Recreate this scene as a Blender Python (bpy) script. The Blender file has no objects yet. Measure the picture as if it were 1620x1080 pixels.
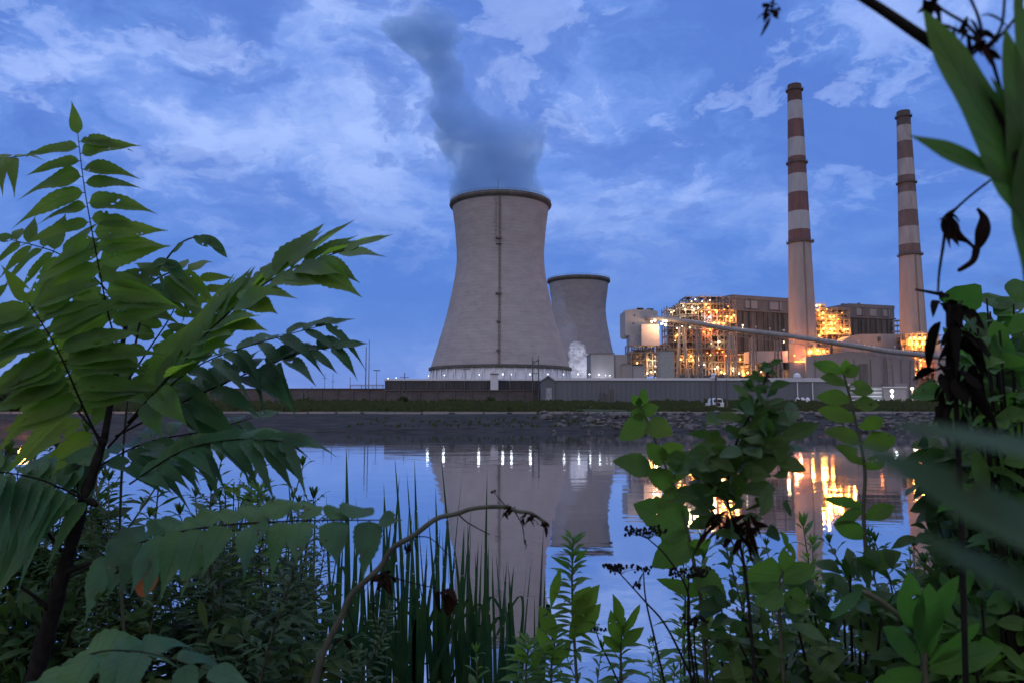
import bpy, math, random
from mathutils import Vector, Matrix, noise
random.seed(7)
R = math.radians
SC = bpy.context.scene
COL = SC.collection

# ------------------------------------------------------------------ camera
F = 1215.0                      # focal length in pixels of the 1620 x 1080 photograph
CAM = Vector((0, 0, 2.0))
TILT = math.atan(108 / F)
cam_d = bpy.data.cameras.new("camera")
cam = bpy.data.objects.new("camera", cam_d)
COL.objects.link(cam)
cam.location = CAM
cam.rotation_euler = (R(90) + TILT, 0, 0)
cam_d.lens = 27.0
cam_d.sensor_width = 36.0
cam_d.clip_start = 0.02
cam_d.clip_end = 9000
cam_d.dof.use_dof = True
cam_d.dof.focus_distance = 3.5
cam_d.dof.aperture_fstop = 10.0
SC.camera = cam

# ------------------------------------------------------------------ colour management, cycles
SC.view_settings.view_transform = 'Standard'
SC.view_settings.look = 'None'
SC.view_settings.exposure = 0.14
SC.view_settings.gamma = 1.0
SC.view_settings.use_curve_mapping = False
cy = SC.cycles
cy.max_bounces = 7
cy.diffuse_bounces = 3
cy.glossy_bounces = 3
cy.transmission_bounces = 3
cy.transparent_max_bounces = 8
cy.volume_bounces = 4
cy.volume_step_rate = 2.0
cy.sample_clamp_indirect = 4.0
cy.caustics_reflective = False
cy.caustics_refractive = False
cy.use_denoising = True

# ------------------------------------------------------------------ node helpers
def N(nt, kind, **kw):
    n = nt.nodes.new(kind)
    for k, v in kw.items():
        if k.startswith('i_'):
            key = k[2:]
            key = int(key) if key.isdigit() else key.replace('_', ' ')
            n.inputs[key].default_value = v
        else:
            setattr(n, k, v)
    return n
def L(nt, a, b):
    nt.links.new(a, b)
def math_(nt, op, a, b=None, c=None, clamp=False):
    n = nt.nodes.new('ShaderNodeMath'); n.operation = op; n.use_clamp = clamp
    for i, v in enumerate((a, b, c)):
        if v is None: continue
        if isinstance(v, (int, float)): n.inputs[i].default_value = v
        else: nt.links.new(v, n.inputs[i])
    return n.outputs[0]
def mix_(nt, f, a, b, blend='MIX'):
    n = nt.nodes.new('ShaderNodeMix'); n.data_type = 'RGBA'; n.blend_type = blend
    for i, v in ((0, f), (6, a), (7, b)):
        if isinstance(v, (int, float)): n.inputs[i].default_value = v
        elif isinstance(v, tuple): n.inputs[i].default_value = (v[0], v[1], v[2], 1)
        else: nt.links.new(v, n.inputs[i])
    return n.outputs[2]
def ramp_(nt, f, stops):
    n = nt.nodes.new('ShaderNodeValToRGB')
    e = n.color_ramp.elements
    while len(e) > 1: e.remove(e[-1])
    for i, (p, c) in enumerate(stops):
        el = e[0] if i == 0 else e.new(p)
        el.position = p
        el.color = (c, c, c, 1) if isinstance(c, (int, float)) else (c[0], c[1], c[2], 1)
    nt.links.new(f, n.inputs[0])
    return n.outputs[0]

# ------------------------------------------------------------------ world: dusk sky with broken cloud
CLOUD = [(8.6, -8.0, 4.1), (-0.3, 8.0, -1.7), (7.5, -6.1, 8.9), (-1.6, -5.7, -2.8)]
SUN_EL, SUN_ROT = 3.0, 200.0
world = bpy.data.worlds.new("World")
SC.world = world
world.use_nodes = True
wt = world.node_tree
wt.nodes.clear()
wo = N(wt, 'ShaderNodeOutputWorld')
bg = N(wt, 'ShaderNodeBackground')
bg.inputs['Strength'].default_value = 0.1
L(wt, bg.outputs[0], wo.inputs[0])
sky = N(wt, 'ShaderNodeTexSky', sky_type='NISHITA', sun_disc=False, sun_elevation=R(SUN_EL),
        sun_rotation=R(SUN_ROT), air_density=1.0, dust_density=0.6, ozone_density=3.0)
tc = N(wt, 'ShaderNodeTexCoord')
sep = N(wt, 'ShaderNodeSeparateXYZ')
L(wt, tc.outputs['Generated'], sep.inputs[0])
zz = math_(wt, 'MAXIMUM', sep.outputs[2], 0.0)
den = math_(wt, 'ADD', zz, 0.30)
cx_ = math_(wt, 'DIVIDE', sep.outputs[0], den)
cy_ = math_(wt, 'DIVIDE', sep.outputs[1], den)
cmb = N(wt, 'ShaderNodeCombineXYZ')
L(wt, cx_, cmb.inputs[0]); L(wt, cy_, cmb.inputs[1])
# large cloud banks, then billows, then shreds
def wnoise(scale, det, rough, loc, vec, dist=0.0):
    mp = N(wt, 'ShaderNodeMapping'); mp.inputs['Location'].default_value = loc
    L(wt, vec, mp.inputs[0])
    n_ = N(wt, 'ShaderNodeTexNoise', i_Scale=scale, i_Detail=det, i_Roughness=rough, i_Distortion=dist)
    L(wt, mp.outputs[0], n_.inputs['Vector']); return n_
warp = wnoise(2.4, 5.0, 0.6, (0, 0, 0), cmb.outputs[0])
wv = N(wt, 'ShaderNodeVectorMath', operation='MULTIPLY_ADD')
wv.inputs[1].default_value = (0.34, 0.34, 0.34)
L(wt, warp.outputs['Color'], wv.inputs[0]); L(wt, cmb.outputs[0], wv.inputs[2])
W_ = wv.outputs[0]
n1 = wnoise(1.5, 3.0, 0.5, CLOUD[0], W_).outputs[0]
n2 = wnoise(5.0, 9.0, 0.62, CLOUD[1], W_).outputs[0]
n3 = wnoise(3.2, 9.0, 0.58, CLOUD[2], W_).outputs[0]
n4 = wnoise(11.0, 6.0, 0.6, CLOUD[3], W_).outputs[0]
m = math_(wt, 'ADD', math_(wt, 'ADD', math_(wt, 'MULTIPLY', n1, 0.52), math_(wt, 'MULTIPLY', n2, 0.33)), math_(wt, 'MULTIPLY', n4, 0.15))
elev = zz
hi = ramp_(wt, elev, [(0.15, 0.0), (0.24, 0.42), (0.34, 1.0)])       # smoother veil low down, broken cloud above
tone = ramp_(wt, m, [(0.42, (0.098, 0.205, 0.62)), (0.47, (0.135, 0.265, 0.71)), (0.51, (0.19, 0.325, 0.79)), (0.55, (0.28, 0.42, 0.87)), (0.60, (0.37, 0.51, 0.94))])
deep = ramp_(wt, elev, [(0.0, (0.19, 0.29, 0.72)), (0.05, (0.16, 0.27, 0.70)), (0.10, (0.11, 0.225, 0.65)), (0.15, (0.085, 0.20, 0.62)),
                        (0.24, (0.09, 0.205, 0.63)), (0.40, (0.13, 0.26, 0.72)), (1.0, (0.3, 0.42, 0.85))])
c = mix_(wt, math_(wt, 'MULTIPLY_ADD', hi, 0.80, 0.20), deep, tone)
dark = ramp_(wt, n3, [(0.49, 0.0), (0.525, 0.65), (0.60, 1.0)])
c = mix_(wt, math_(wt, 'MULTIPLY', dark, math_(wt, 'MULTIPLY_ADD', hi, 0.55, 0.22)), c, (0.090, 0.19, 0.60))
edge = math_(wt, 'MULTIPLY', ramp_(wt, n2, [(0.53, 0.0), (0.57, 0.7), (0.63, 1.0)]), math_(wt, 'MULTIPLY', hi, 0.42))
c = mix_(wt, edge, c, (0.40, 0.53, 0.96))
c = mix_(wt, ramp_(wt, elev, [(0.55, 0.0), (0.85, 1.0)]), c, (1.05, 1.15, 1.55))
# the dawn side of the sky, behind the photographer, is paler and warmer
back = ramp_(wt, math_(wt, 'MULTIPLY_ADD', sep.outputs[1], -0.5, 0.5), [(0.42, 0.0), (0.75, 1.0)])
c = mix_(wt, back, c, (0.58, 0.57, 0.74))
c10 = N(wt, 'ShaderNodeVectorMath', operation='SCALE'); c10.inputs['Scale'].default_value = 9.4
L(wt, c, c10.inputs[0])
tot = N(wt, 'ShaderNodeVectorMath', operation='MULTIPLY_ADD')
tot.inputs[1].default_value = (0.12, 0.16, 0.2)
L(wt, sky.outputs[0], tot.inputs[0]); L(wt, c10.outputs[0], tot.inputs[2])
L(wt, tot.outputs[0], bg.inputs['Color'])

sun_d = bpy.data.lights.new("sun", 'SUN')
sun_d.energy = 0.28
sun_d.angle = R(18)
sun_d.color = (1.0, 0.82, 0.70)
sun = bpy.data.objects.new("sun", sun_d)
COL.objects.link(sun)
sd = Vector((math.sin(R(SUN_ROT)) * math.cos(R(12)), math.cos(R(SUN_ROT)) * math.cos(R(12)), math.sin(R(12))))
sun.rotation_euler = sd.to_track_quat('Z', 'Y').to_euler()

# ------------------------------------------------------------------ geometry helpers
_ct, _st = math.cos(TILT), math.sin(TILT)
def pt(px, py, D):
    """point of the place seen at photo pixel (px, py), D metres out along the ground"""
    a = (px - 810) / F; b = (540 - py) / F
    wy = _ct - b * _st; wz = _st + b * _ct
    s = D / wy
    return Vector((a * s, D, CAM.z + wz * s))
def zof(py, D): return pt(810, py, D).z
def xof(px, py, D): return pt(px, py, D).x

class MB:
    def __init__(s):
        s.v = []; s.f = []; s.uv = []; s.mi = []
    def face(s, pts, uvs=None, mi=0):
        b = len(s.v); s.v.extend([tuple(p) for p in pts]); n = len(pts)
        s.f.append(tuple(range(b, b + n))); s.mi.append(mi)
        s.uv.append(uvs or [(0, 0)] * n)
    def box(s, c, size, rz=0.0, mi=0):
        c = Vector(c); h = Vector(size) / 2
        cr, sr = math.cos(rz), math.sin(rz)
        P = []
        for dz in (-1, 1):
            for dx, dy in ((-1, -1), (1, -1), (1, 1), (-1, 1)):
                x, y = dx * h.x, dy * h.y
                P.append((c.x + x * cr - y * sr, c.y + x * sr + y * cr, c.z + dz * h.z))
        b = len(s.v); s.v.extend(P)
        for q in ((0, 3, 2, 1), (4, 5, 6, 7), (0, 1, 5, 4), (1, 2, 6, 5), (2, 3, 7, 6), (3, 0, 4, 7)):
            s.f.append(tuple(b + i for i in q)); s.mi.append(mi); s.uv.append([(0, 0)] * 4)
    def bx(s, x0, x1, y0, y1, z0, z1, mi=0):
        s.box(((x0 + x1) / 2, (y0 + y1) / 2, (z0 + z1) / 2), (abs(x1 - x0), abs(y1 - y0), abs(z1 - z0)), 0, mi)
    def bar(s, a, b, w, mi=0):
        """square bar between two points"""
        s.tube([a, b], [w * 0.6, w * 0.6], 4, mi)
    def tube(s, path, rad, n=6, mi=0, cap=True):
        path = [Vector(p) for p in path]
        if isinstance(rad, (int, float)): rad = [rad] * len(path)
        b = len(s.v); prev = None
        for i, p in enumerate(path):
            if i == 0: t = path[1] - p
            elif i == len(path) - 1: t = p - path[i - 1]
            else: t = path[i + 1] - path[i - 1]
            if t.length < 1e-9: t = Vector((0, 0, 1))
            t.normalize()
            if prev is None:
                u = t.cross(Vector((0, 0, 1)))
                if u.length < 0.05: u = t.cross(Vector((1, 0, 0)))
            else:
                u = prev - t * prev.dot(t)
            u.normalize(); prev = u; w = t.cross(u)
            for k in range(n):
                a = 2 * math.pi * (k + 0.5) / n
                s.v.append(tuple(p + (u * math.cos(a) + w * math.sin(a)) * rad[i]))
        for i in range(len(path) - 1):
            for k in range(n):
                k2 = (k + 1) % n
                s.f.append((b + i * n + k, b + i * n + k2, b + (i + 1) * n + k2, b + (i + 1) * n + k))
                s.mi.append(mi); s.uv.append([(0, 0)] * 4)
        if cap:
            s.f.append(tuple(b + k for k in range(n - 1, -1, -1))); s.mi.append(mi); s.uv.append([(0, 0)] * n)
            e = b + (len(path) - 1) * n
            s.f.append(tuple(e + k for k in range(n))); s.mi.append(mi); s.uv.append([(0, 0)] * n)
    def lathe(s, c, prof, n=64, mi=0, mis=None):
        """prof: list of (radius, z); open shell"""
        b = len(s.v)
        for r, z in prof:
            for k in range(n):
                a = 2 * math.pi * k / n
                s.v.append((c[0] + r * math.cos(a), c[1] + r * math.sin(a), z))
        for i in range(len(prof) - 1):
            for k in range(n):
                k2 = (k + 1) % n
                s.f.append((b + i * n + k, b + i * n + k2, b + (i + 1) * n + k2, b + (i + 1) * n + k))
                s.mi.append(mis[i] if mis else mi); s.uv.append([(0, 0)] * 4)
    def blob(s, c, r, sub=1, amp=0.25, sc=1.0, squash=(1, 1, 1), mi=0, seed=0.0):
        import bmesh
        bm = bmesh.new(); bmesh.ops.create_icosphere(bm, subdivisions=sub, radius=1.0)
        b = len(s.v); c = Vector(c)
        for v in bm.verts:
            d = v.co.normalized()
            k = 1 + amp * noise.noise(d * 1.7 * sc + Vector((seed, seed * 1.3, -seed)))
            s.v.append(tuple(c + Vector((d.x * squash[0], d.y * squash[1], d.z * squash[2])) * r * k))
        for f in bm.faces:
            s.f.append(tuple(b + v.index for v in f.verts)); s.mi.append(mi); s.uv.append([(0, 0)] * len(f.verts))
        bm.free()
    def prism(s, poly, y0, y1, mi=0):
        """poly: (x, z) outline counter-clockwise seen from -Y, extruded y0 -> y1"""
        n = len(poly)
        s.face([(x, y0, z) for x, z in poly], None, mi)
        s.face([(x, y1, z) for x, z in reversed(poly)], None, mi)
        for i in range(n):
            (xa, za), (xb, zb) = poly[i], poly[(i + 1) % n]
            s.face([(xb, y0, zb), (xa, y0, za), (xa, y1, za), (xb, y1, zb)], None, mi)
    def build(s, name, mats, parent=None, smooth=False):
        if not isinstance(mats, (list, tuple)): mats = [mats]
        o_ = parent.location if parent is not None else Vector((0, 0, 0))
        me = bpy.data.meshes.new(name)
        me.from_pydata([(x - o_.x, y - o_.y, z - o_.z) for x, y, z in s.v], [], s.f)
        uvl = me.uv_layers.new(name="UVMap")
        flat = [c for f in s.uv for q in f for c in q]
        uvl.data.foreach_set("uv", flat)
        for m_ in mats: me.materials.append(m_)
        if len(mats) > 1: me.polygons.foreach_set("material_index", s.mi)
        if smooth: me.polygons.foreach_set("use_smooth", [True] * len(me.polygons))
        me.update()
        ob = bpy.data.objects.new(name, me)
        COL.objects.link(ob)
        if parent is not None: ob.parent = parent
        return ob

def tag(o, label=None, cat=None, group=None, kind=None):
    if label: o['label'] = label
    if cat: o['category'] = cat
    if group: o['group'] = group
    if kind: o['kind'] = kind
    return o
def thing(name, loc, label, cat, group=None):
    o = bpy.data.objects.new(name, None); COL.objects.link(o)
    o.location = Vector(loc); o.empty_display_size = 0.2
    return tag(o, label, cat, group)
def copy_tree(o, parent=None):
    c_ = o.copy(); COL.objects.link(c_)
    if parent is not None: c_.parent = parent
    for ch in [x for x in COL.objects if x.parent == o]:
        copy_tree(ch, c_)
    return c_
def lamp_light(loc, energy, color, parent=None, rad=0.5):
    d = bpy.data.lights.new("lamp_glow", 'POINT'); d.energy = energy; d.color = color; d.shadow_soft_size = rad
    o = bpy.data.objects.new("lamp_glow", d); COL.objects.link(o)
    o.location = Vector(loc) - (parent.location if parent is not None else Vector((0, 0, 0)))
    if parent is not None: o.parent = parent
    return o

# ------------------------------------------------------------------ materials
def newmat(name):
    m_ = bpy.data.materials.new(name); m_.use_nodes = True
    nt = m_.node_tree; nt.nodes.clear()
    out = N(nt, 'ShaderNodeOutputMaterial')
    return m_, nt, out
def solid(name, col, rough=0.7, metal=0.0, var=0.25, scale=1.0, stretch=(1, 1, 1), bump=0.0, dirt=0.0, dirtcol=(0.03, 0.03, 0.03), spec=0.4):
    m_, nt, out = newmat(name)
    p = N(nt, 'ShaderNodeBsdfPrincipled', i_Roughness=rough, i_Metallic=metal)
    p.inputs['Specular IOR Level'].default_value = spec
    g = N(nt, 'ShaderNodeTexCoord'); mp = N(nt, 'ShaderNodeMapping'); mp.inputs['Scale'].default_value = stretch
    L(nt, g.outputs['Object'], mp.inputs[0])
    n_ = N(nt, 'ShaderNodeTexNoise', i_Scale=scale, i_Detail=6.0, i_Roughness=0.6)
    L(nt, mp.outputs[0], n_.inputs['Vector'])
    f = ramp_(nt, n_.outputs[0], [(0.3, 0.0), (0.7, 1.0)])
    lo = tuple(v * (1 - var) for v in col); hi_ = tuple(min(1, v * (1 + var)) for v in col)
    c_ = mix_(nt, f, lo, hi_)
    if dirt:
        n2_ = N(nt, 'ShaderNodeTexNoise', i_Scale=scale * 0.37, i_Detail=8.0, i_Roughness=0.7)
        L(nt, mp.outputs[0], n2_.inputs['Vector'])
        d_ = math_(nt, 'MULTIPLY', ramp_(nt, n2_.outputs[0], [(0.48, 0.0), (0.64, 1.0)]), dirt)
        c_ = mix_(nt, d_, c_, dirtcol)
    L(nt, c_, p.inputs['Base Color'])
    if bump:
        b_ = N(nt, 'ShaderNodeBump', i_Strength=1.0, i_Distance=bump)
        L(nt, n_.outputs[0], b_.inputs['Height']); L(nt, b_.outputs[0], p.inputs['Normal'])
    L(nt, p.outputs[0], out.inputs[0])
    return m_
def glow(name, col, strength):
    m_, nt, out = newmat(name)
    e = N(nt, 'ShaderNodeEmission', i_Strength=strength); e.inputs['Color'].default_value = (*col, 1)
    L(nt, e.outputs[0], out.inputs[0]); return m_
def leafmat(name, col, trans, rough=0.5, vein=0.35, tfac=0.45, var=0.4, sheen=0.22):
    """leaf blade: diffuse + light coming through + a waxy sheen; midrib and side veins from the blade's own UVs"""
    m_, nt, out = newmat(name)
    uv = N(nt, 'ShaderNodeUVMap'); sp = N(nt, 'ShaderNodeSeparateXYZ'); L(nt, uv.outputs[0], sp.inputs[0])
    au = math_(nt, 'ABSOLUTE', math_(nt, 'SUBTRACT', sp.outputs[1], 0.5))
    mid = ramp_(nt, au, [(0.0, 1.0), (0.035, 0.0)])
    sv = math_(nt, 'SINE', math_(nt, 'MULTIPLY', math_(nt, 'SUBTRACT', sp.outputs[0], math_(nt, 'MULTIPLY', au, 0.35)), 62.0))
    sv = ramp_(nt, sv, [(0.86, 0.0), (1.0, 0.55)])
    vv = math_(nt, 'MULTIPLY', math_(nt, 'MAXIMUM', mid, sv), vein)
    g = N(nt, 'ShaderNodeTexCoord'); n_ = N(nt, 'ShaderNodeTexNoise', i_Scale=9.0, i_Detail=5.0, i_Roughness=0.6)
    L(nt, g.outputs['Object'], n_.inputs['Vector'])
    f = ramp_(nt, n_.outputs[0], [(0.34, 0.0), (0.68, 1.0)])
    lo = tuple(v * (1 - var) for v in col); hi_ = tuple(v * (1 + var) for v in col)
    c_ = mix_(nt, f, lo, hi_)
    n5_ = N(nt, 'ShaderNodeTexNoise', i_Scale=4.5, i_Detail=2.0); L(nt, g.outputs['Object'], n5_.inputs['Vector'])
    ye = ramp_(nt, n5_.outputs[0], [(0.46, 0.0), (0.62, 1.0)])
    c_ = mix_(nt, ye, c_, (col[0] * 1.9, col[1] * 1.35, col[2] * 0.8))
    c_ = mix_(nt, vv, c_, (col[0] * 1.9, col[1] * 1.7, col[2] * 1.8))
    n3_ = N(nt, 'ShaderNodeTexNoise', i_Scale=48.0, i_Detail=2.0)
    L(nt, g.outputs['Object'], n3_.inputs['Vector'])
    c_ = mix_(nt, ramp_(nt, n3_.outputs[0], [(0.65, 0.0), (0.69, 0.85)]), c_, (col[0] * 1.3 + .01, col[1] * 0.55, col[2] * 0.5))
    p = N(nt, 'ShaderNodeBsdfPrincipled', i_Roughness=rough)
    p.inputs['Specular IOR Level'].default_value = sheen
    L(nt, c_, p.inputs['Base Color'])
    b_ = N(nt, 'ShaderNodeBump', i_Strength=0.5, i_Distance=0.002)
    L(nt, math_(nt, 'MAXIMUM', mid, sv), b_.inputs['Height']); L(nt, b_.outputs[0], p.inputs['Normal'])
    t = N(nt, 'ShaderNodeBsdfTranslucent')
    tcx = mix_(nt, f, tuple(v * 0.8 for v in trans), tuple(v * 1.15 for v in trans))
    tcx = mix_(nt, math_(nt, 'MULTIPLY', ye, 0.7), tcx, (trans[0] * 1.3, trans[1] * 1.05, trans[2] * .8))
    tcx = mix_(nt, math_(nt, 'MULTIPLY', vv, 0.7), tcx, tuple(v * 0.45 for v in trans))
    L(nt, tcx, t.inputs[0])
    ms = N(nt, 'ShaderNodeMixShader'); ms.inputs[0].default_value = tfac
    L(nt, p.outputs[0], ms.inputs[1]); L(nt, t.outputs[0], ms.inputs[2])
    hl = N(nt, 'ShaderNodeMixShader'); tp = N(nt, 'ShaderNodeBsdfTransparent')
    L(nt, ramp_(nt, n3_.outputs[0], [(0.700, 0.0), (0.706, 1.0)]), hl.inputs[0]); L(nt, ms.outputs[0], hl.inputs[1]); L(nt, tp.outputs[0], hl.inputs[2])
    L(nt, hl.outputs[0], out.inputs[0]); return m_

# ------------------------------------------------------------------ the ground and the pond
def lerp(a, b, t): return a + (b - a) * max(0.0, min(1.0, t))
def shore(x): return 70.0 + 1.2 * noise.noise(Vector((x * 0.05, 3.0, 0))) + 0.4 * noise.noise(Vector((x * 0.3, 9.0, 0)))
def ground(x, y):
    n_ = noise.noise(Vector((x * 0.9, y * 0.9, 0)))
    if y < 6.0:
        z = 1.12 if y < 2.2 else lerp(1.12, -0.35, (y - 2.2) / 2.7)
        z += 0.16 * min(1.0, max(0.0, (abs(x) - 0.4) / 1.2)) * (1.0 if y < 4.2 else 0.3)
        return z + 0.05 * n_
    s = shore(x)
    if y < s - 6: return -0.9
    if y < s: return lerp(-0.9, 0.0, (y - s + 6) / 6)
    d = y - s
    ns = noise.noise(Vector((x * 0.16, y * 0.5, 4.0)))
    if d < 9: z = 1.62 * (0.25 * min(1, d / 0.8) + 0.15 * min(1, max(0, d - 1.8) / 2) + 0.6 * max(0, min(1, (d - 3.5) / 4.5)))
    elif d < 18: z = 1.62
    elif d < 120: z = lerp(1.62, 3.8, (d - 18) / 100)
    else: z = 3.8
    return z + (0.10 if d < 9 else 0.05 if d < 18 else 0.12) * ns * min(1, d / 1.0)
def axis(bands):
    out = []
    for a, b, st in bands:
        k = max(1, int(round((b - a) / st)))
        out += [a + (b - a) * i / k for i in range(k)]
    out.append(bands[-1][1]); return out
xs = axis([(-5000, -1000, 1000), (-1000, -200, 200), (-200, -60, 10), (-60, -6, 2), (-6, 6, 0.25), (6, 60, 2), (60, 200, 10), (200, 1000, 200), (1000, 5000, 1000)])
ys = axis([(-600, -50, 110), (-50, -4, 9), (-4, 6, 0.25), (6, 62, 14), (62, 92, 0.6), (92, 210, 8), (210, 1000, 160), (1000, 8000, 1000)])
g = MB()
for y in ys:
    for x in xs: g.v.append((x, y, ground(x, y)))
nx = len(xs)
for j in range(len(ys) - 1):
    for i in range(nx - 1):
        g.f.append((j * nx + i, j * nx + i + 1, (j + 1) * nx + i + 1, (j + 1) * nx + i)); g.mi.append(0); g.uv.append([(0, 0)] * 4)
m_ground, nt, out = newmat("ground_mixed")
p = N(nt, 'ShaderNodeBsdfPrincipled', i_Roughness=0.95)
p.inputs['Specular IOR Level'].default_value = 0.1
ge = N(nt, 'ShaderNodeNewGeometry'); sp = N(nt, 'ShaderNodeSeparateXYZ'); L(nt, ge.outputs['Position'], sp.inputs[0])
mpg = N(nt, 'ShaderNodeMapping'); mpg.inputs['Scale'].default_value = (0.25, 1, 2.5); L(nt, ge.outputs['Position'], mpg.inputs[0])
na = N(nt, 'ShaderNodeTexNoise', i_Scale=2.2, i_Detail=9.0, i_Roughness=0.7); L(nt, mpg.outputs[0], na.inputs['Vector'])
nb = N(nt, 'ShaderNodeTexNoise', i_Scale=0.5, i_Detail=5.0); L(nt, ge.outputs['Position'], nb.inputs['Vector'])
soil = mix_(nt, ramp_(nt, na.outputs[0], [(0.35, 0.0), (0.65, 1.0)]), (0.014, 0.016, 0.018), (0.050, 0.051, 0.055))
grs = mix_(nt, ramp_(nt, na.outputs[0], [(0.35, 0.0), (0.65, 1.0)]), (0.018, 0.028, 0.014), (0.05, 0.065, 0.035))
k_ = math_(nt, 'ADD', sp.outputs[1], math_(nt, 'MULTIPLY', nb.outputs[0], 10.0))
gm = ramp_(nt, math_(nt, 'DIVIDE', k_, 200.0), [(0.44, 0.0), (0.47, 1.0)])
near = ramp_(nt, math_(nt, 'DIVIDE', sp.outputs[1], 200.0), [(0.03, 0.0), (0.05, 1.0)])
cc = mix_(nt, gm, soil, grs)
cc = mix_(nt, near, (0.022, 0.02, 0.014), cc)
L(nt, cc, p.inputs['Base Color'])
bb = N(nt, 'ShaderNodeBump', i_Strength=0.8, i_Distance=0.15); L(nt, na.outputs[0], bb.inputs['Height']); L(nt, bb.outputs[0], p.inputs['Normal'])
L(nt, p.outputs[0], out.inputs[0])
tag(g.build('ground', m_ground, smooth=True), kind='structure')

m_water, nt, out = newmat("pond_water")
ge = N(nt, 'ShaderNodeNewGeometry')
def rip(scale, stretch, det=3.0):
    mp = N(nt, 'ShaderNodeMapping'); mp.inputs['Scale'].default_value = stretch
    L(nt, ge.outputs['Position'], mp.inputs[0])
    n_ = N(nt, 'ShaderNodeTexNoise', i_Scale=scale, i_Detail=det, i_Roughness=0.5); L(nt, mp.outputs[0], n_.inputs['Vector'])
    return n_.outputs[0]
h_ = math_(nt, 'ADD', math_(nt, 'MULTIPLY', rip(0.55, (0.6, 1, 1)), 0.010), math_(nt, 'MULTIPLY', rip(3.5, (0.6, 1, 1)), 0.0012))
bb = N(nt, 'ShaderNodeBump', i_Strength=1.0, i_Distance=1.0); L(nt, h_, bb.inputs['Height'])
gl = N(nt, 'ShaderNodeBsdfGlossy', i_Roughness=0.015)
L(nt, ramp_(nt, rip(0.045, (0.35, 1, 1), 4.0), [(0.45, 0.012), (0.60, 0.055)]), gl.inputs['Roughness']); gl.inputs['Color'].default_value = (0.94, 0.95, 0.97, 1)
df = N(nt, 'ShaderNodeBsdfDiffuse'); df.inputs['Color'].default_value = (0.10, 0.11, 0.13, 1)
L(nt, bb.outputs[0], gl.inputs['Normal'])
lw = N(nt, 'ShaderNodeFresnel', i_IOR=1.6)
fr = N(nt, 'ShaderNodeMapRange', i_From_Min=0.0, i_From_Max=0.7, i_To_Min=0.66, i_To_Max=0.97)
L(nt, lw.outputs[0], fr.inputs[0])
fm = N(nt, 'ShaderNodeMixShader')
L(nt, fr.outputs[0], fm.inputs[0]); L(nt, df.outputs[0], fm.inputs[1]); L(nt, gl.outputs[0], fm.inputs[2]); L(nt, fm.outputs[0], out.inputs[0])
w = MB(); w.face([(-5000, 3.2, 0), (5000, 3.2, 0), (5000, 78, 0), (-5000, 78, 0)])
tag(w.build('pond', m_water), kind='structure')

m_pale_conc = solid('pale_concrete', (0.22, 0.22, 0.23), 0.85, var=0.2, scale=0.8)
k = MB()
for i in range(-40, 60):
    x0, x1 = i * 3.0 + .2 * math.sin(i * 5.1), i * 3.0 + 2.7 + .3 * math.sin(i * 2.3)
    k.bx(x0, x1, shore(x0) + 9.0 , shore(x0) + 9.35, 1.45, 1.82 + 0.03 * math.sin(i * 1.7))
tag(k.build('kerb', m_pale_conc), kind='structure')
m_road = solid('service_road', (0.13, 0.125, 0.12), 0.9, var=0.25, scale=0.5)
k = MB()
for i in range(-20, 20):
    x0, x1 = i * 10.0, i * 10.0 + 10
    k.face([(x0, 80.2, 1.76), (x1, 80.2, 1.76), (x1, 87.5, 1.78), (x0, 87.5, 1.78)])
tag(k.build('service_road', m_road), kind='structure')

# riprap stones on the far shore, right half
m_stone = solid('riprap_stone', (0.075, 0.073, 0.077), 0.9, var=0.5, scale=1.3, bump=0.03)
rk = MB(); rr = random.Random(3)
for i in range(900):
    x = rr.uniform(3.0, 70) if rr.random() < 0.93 else rr.uniform(-45, 3)
    s_ = shore(x); d = rr.uniform(-0.3, 8.4)
    if x < 10 and rr.random() < (10 - x) / 9: continue
    r_ = rr.uniform(0.12, 0.34) * (1.5 if rr.random() < 0.1 else 1)
    rk.blob((x, s_ + d, max(0, ground(x, s_ + d)) + r_ * 0.25), r_, 1, 0.7, 1.2, (1.3, 1, 0.7), seed=i * 0.37)
tag(rk.build('riprap', m_stone), kind='stuff', label='grey riprap stones covering the right half of the far shore', cat='rocks')

# rough grass on the far bank
m_grass = leafmat('far_grass', (0.034, 0.052, 0.026), (0.04, 0.065, 0.022), 0.8, 0.0, 0.3)
gr = MB(); rr = random.Random(5)
for i in range(9800):
    y = 90 + (rr.random() ** 1.6) * 100; x = rr.uniform(-0.62, 0.62) * y
    if i > 9000: y = rr.uniform(71.2, 79.5); x = rr.uniform(-0.62, 0.62) * y
    if 26 < x < 34 and 89 < y < 114: continue
    nn = noise.noise(Vector((x * 0.06, y * 0.09, 1.0)))
    if nn < -0.15: continue
    z = ground(x, y); h = rr.uniform(0.3, 0.8) * (1 + nn) ; wd = rr.uniform(0.3, 0.9)
    if i > 9000: h *= .3; wd *= .22; x += 0; 
    if i > 9000 and nn < .12: continue
    a = rr.uniform(-0.6, 0.6); dx, dy = math.cos(a) * wd, math.sin(a) * wd
    gr.face([(x - dx, y - dy, z - 0.1), (x + dx, y + dy, z - 0.1), (x + dx * 0.7 + rr.uniform(-.2, .2), y + dy * .7, z + h), (x - dx * 0.2, y, z + h * rr.uniform(.5, 1.1))])
tag(gr.build('far_grass', m_grass), kind='stuff', label='rough green grass on the far bank below the wall', cat='grass')

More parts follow.
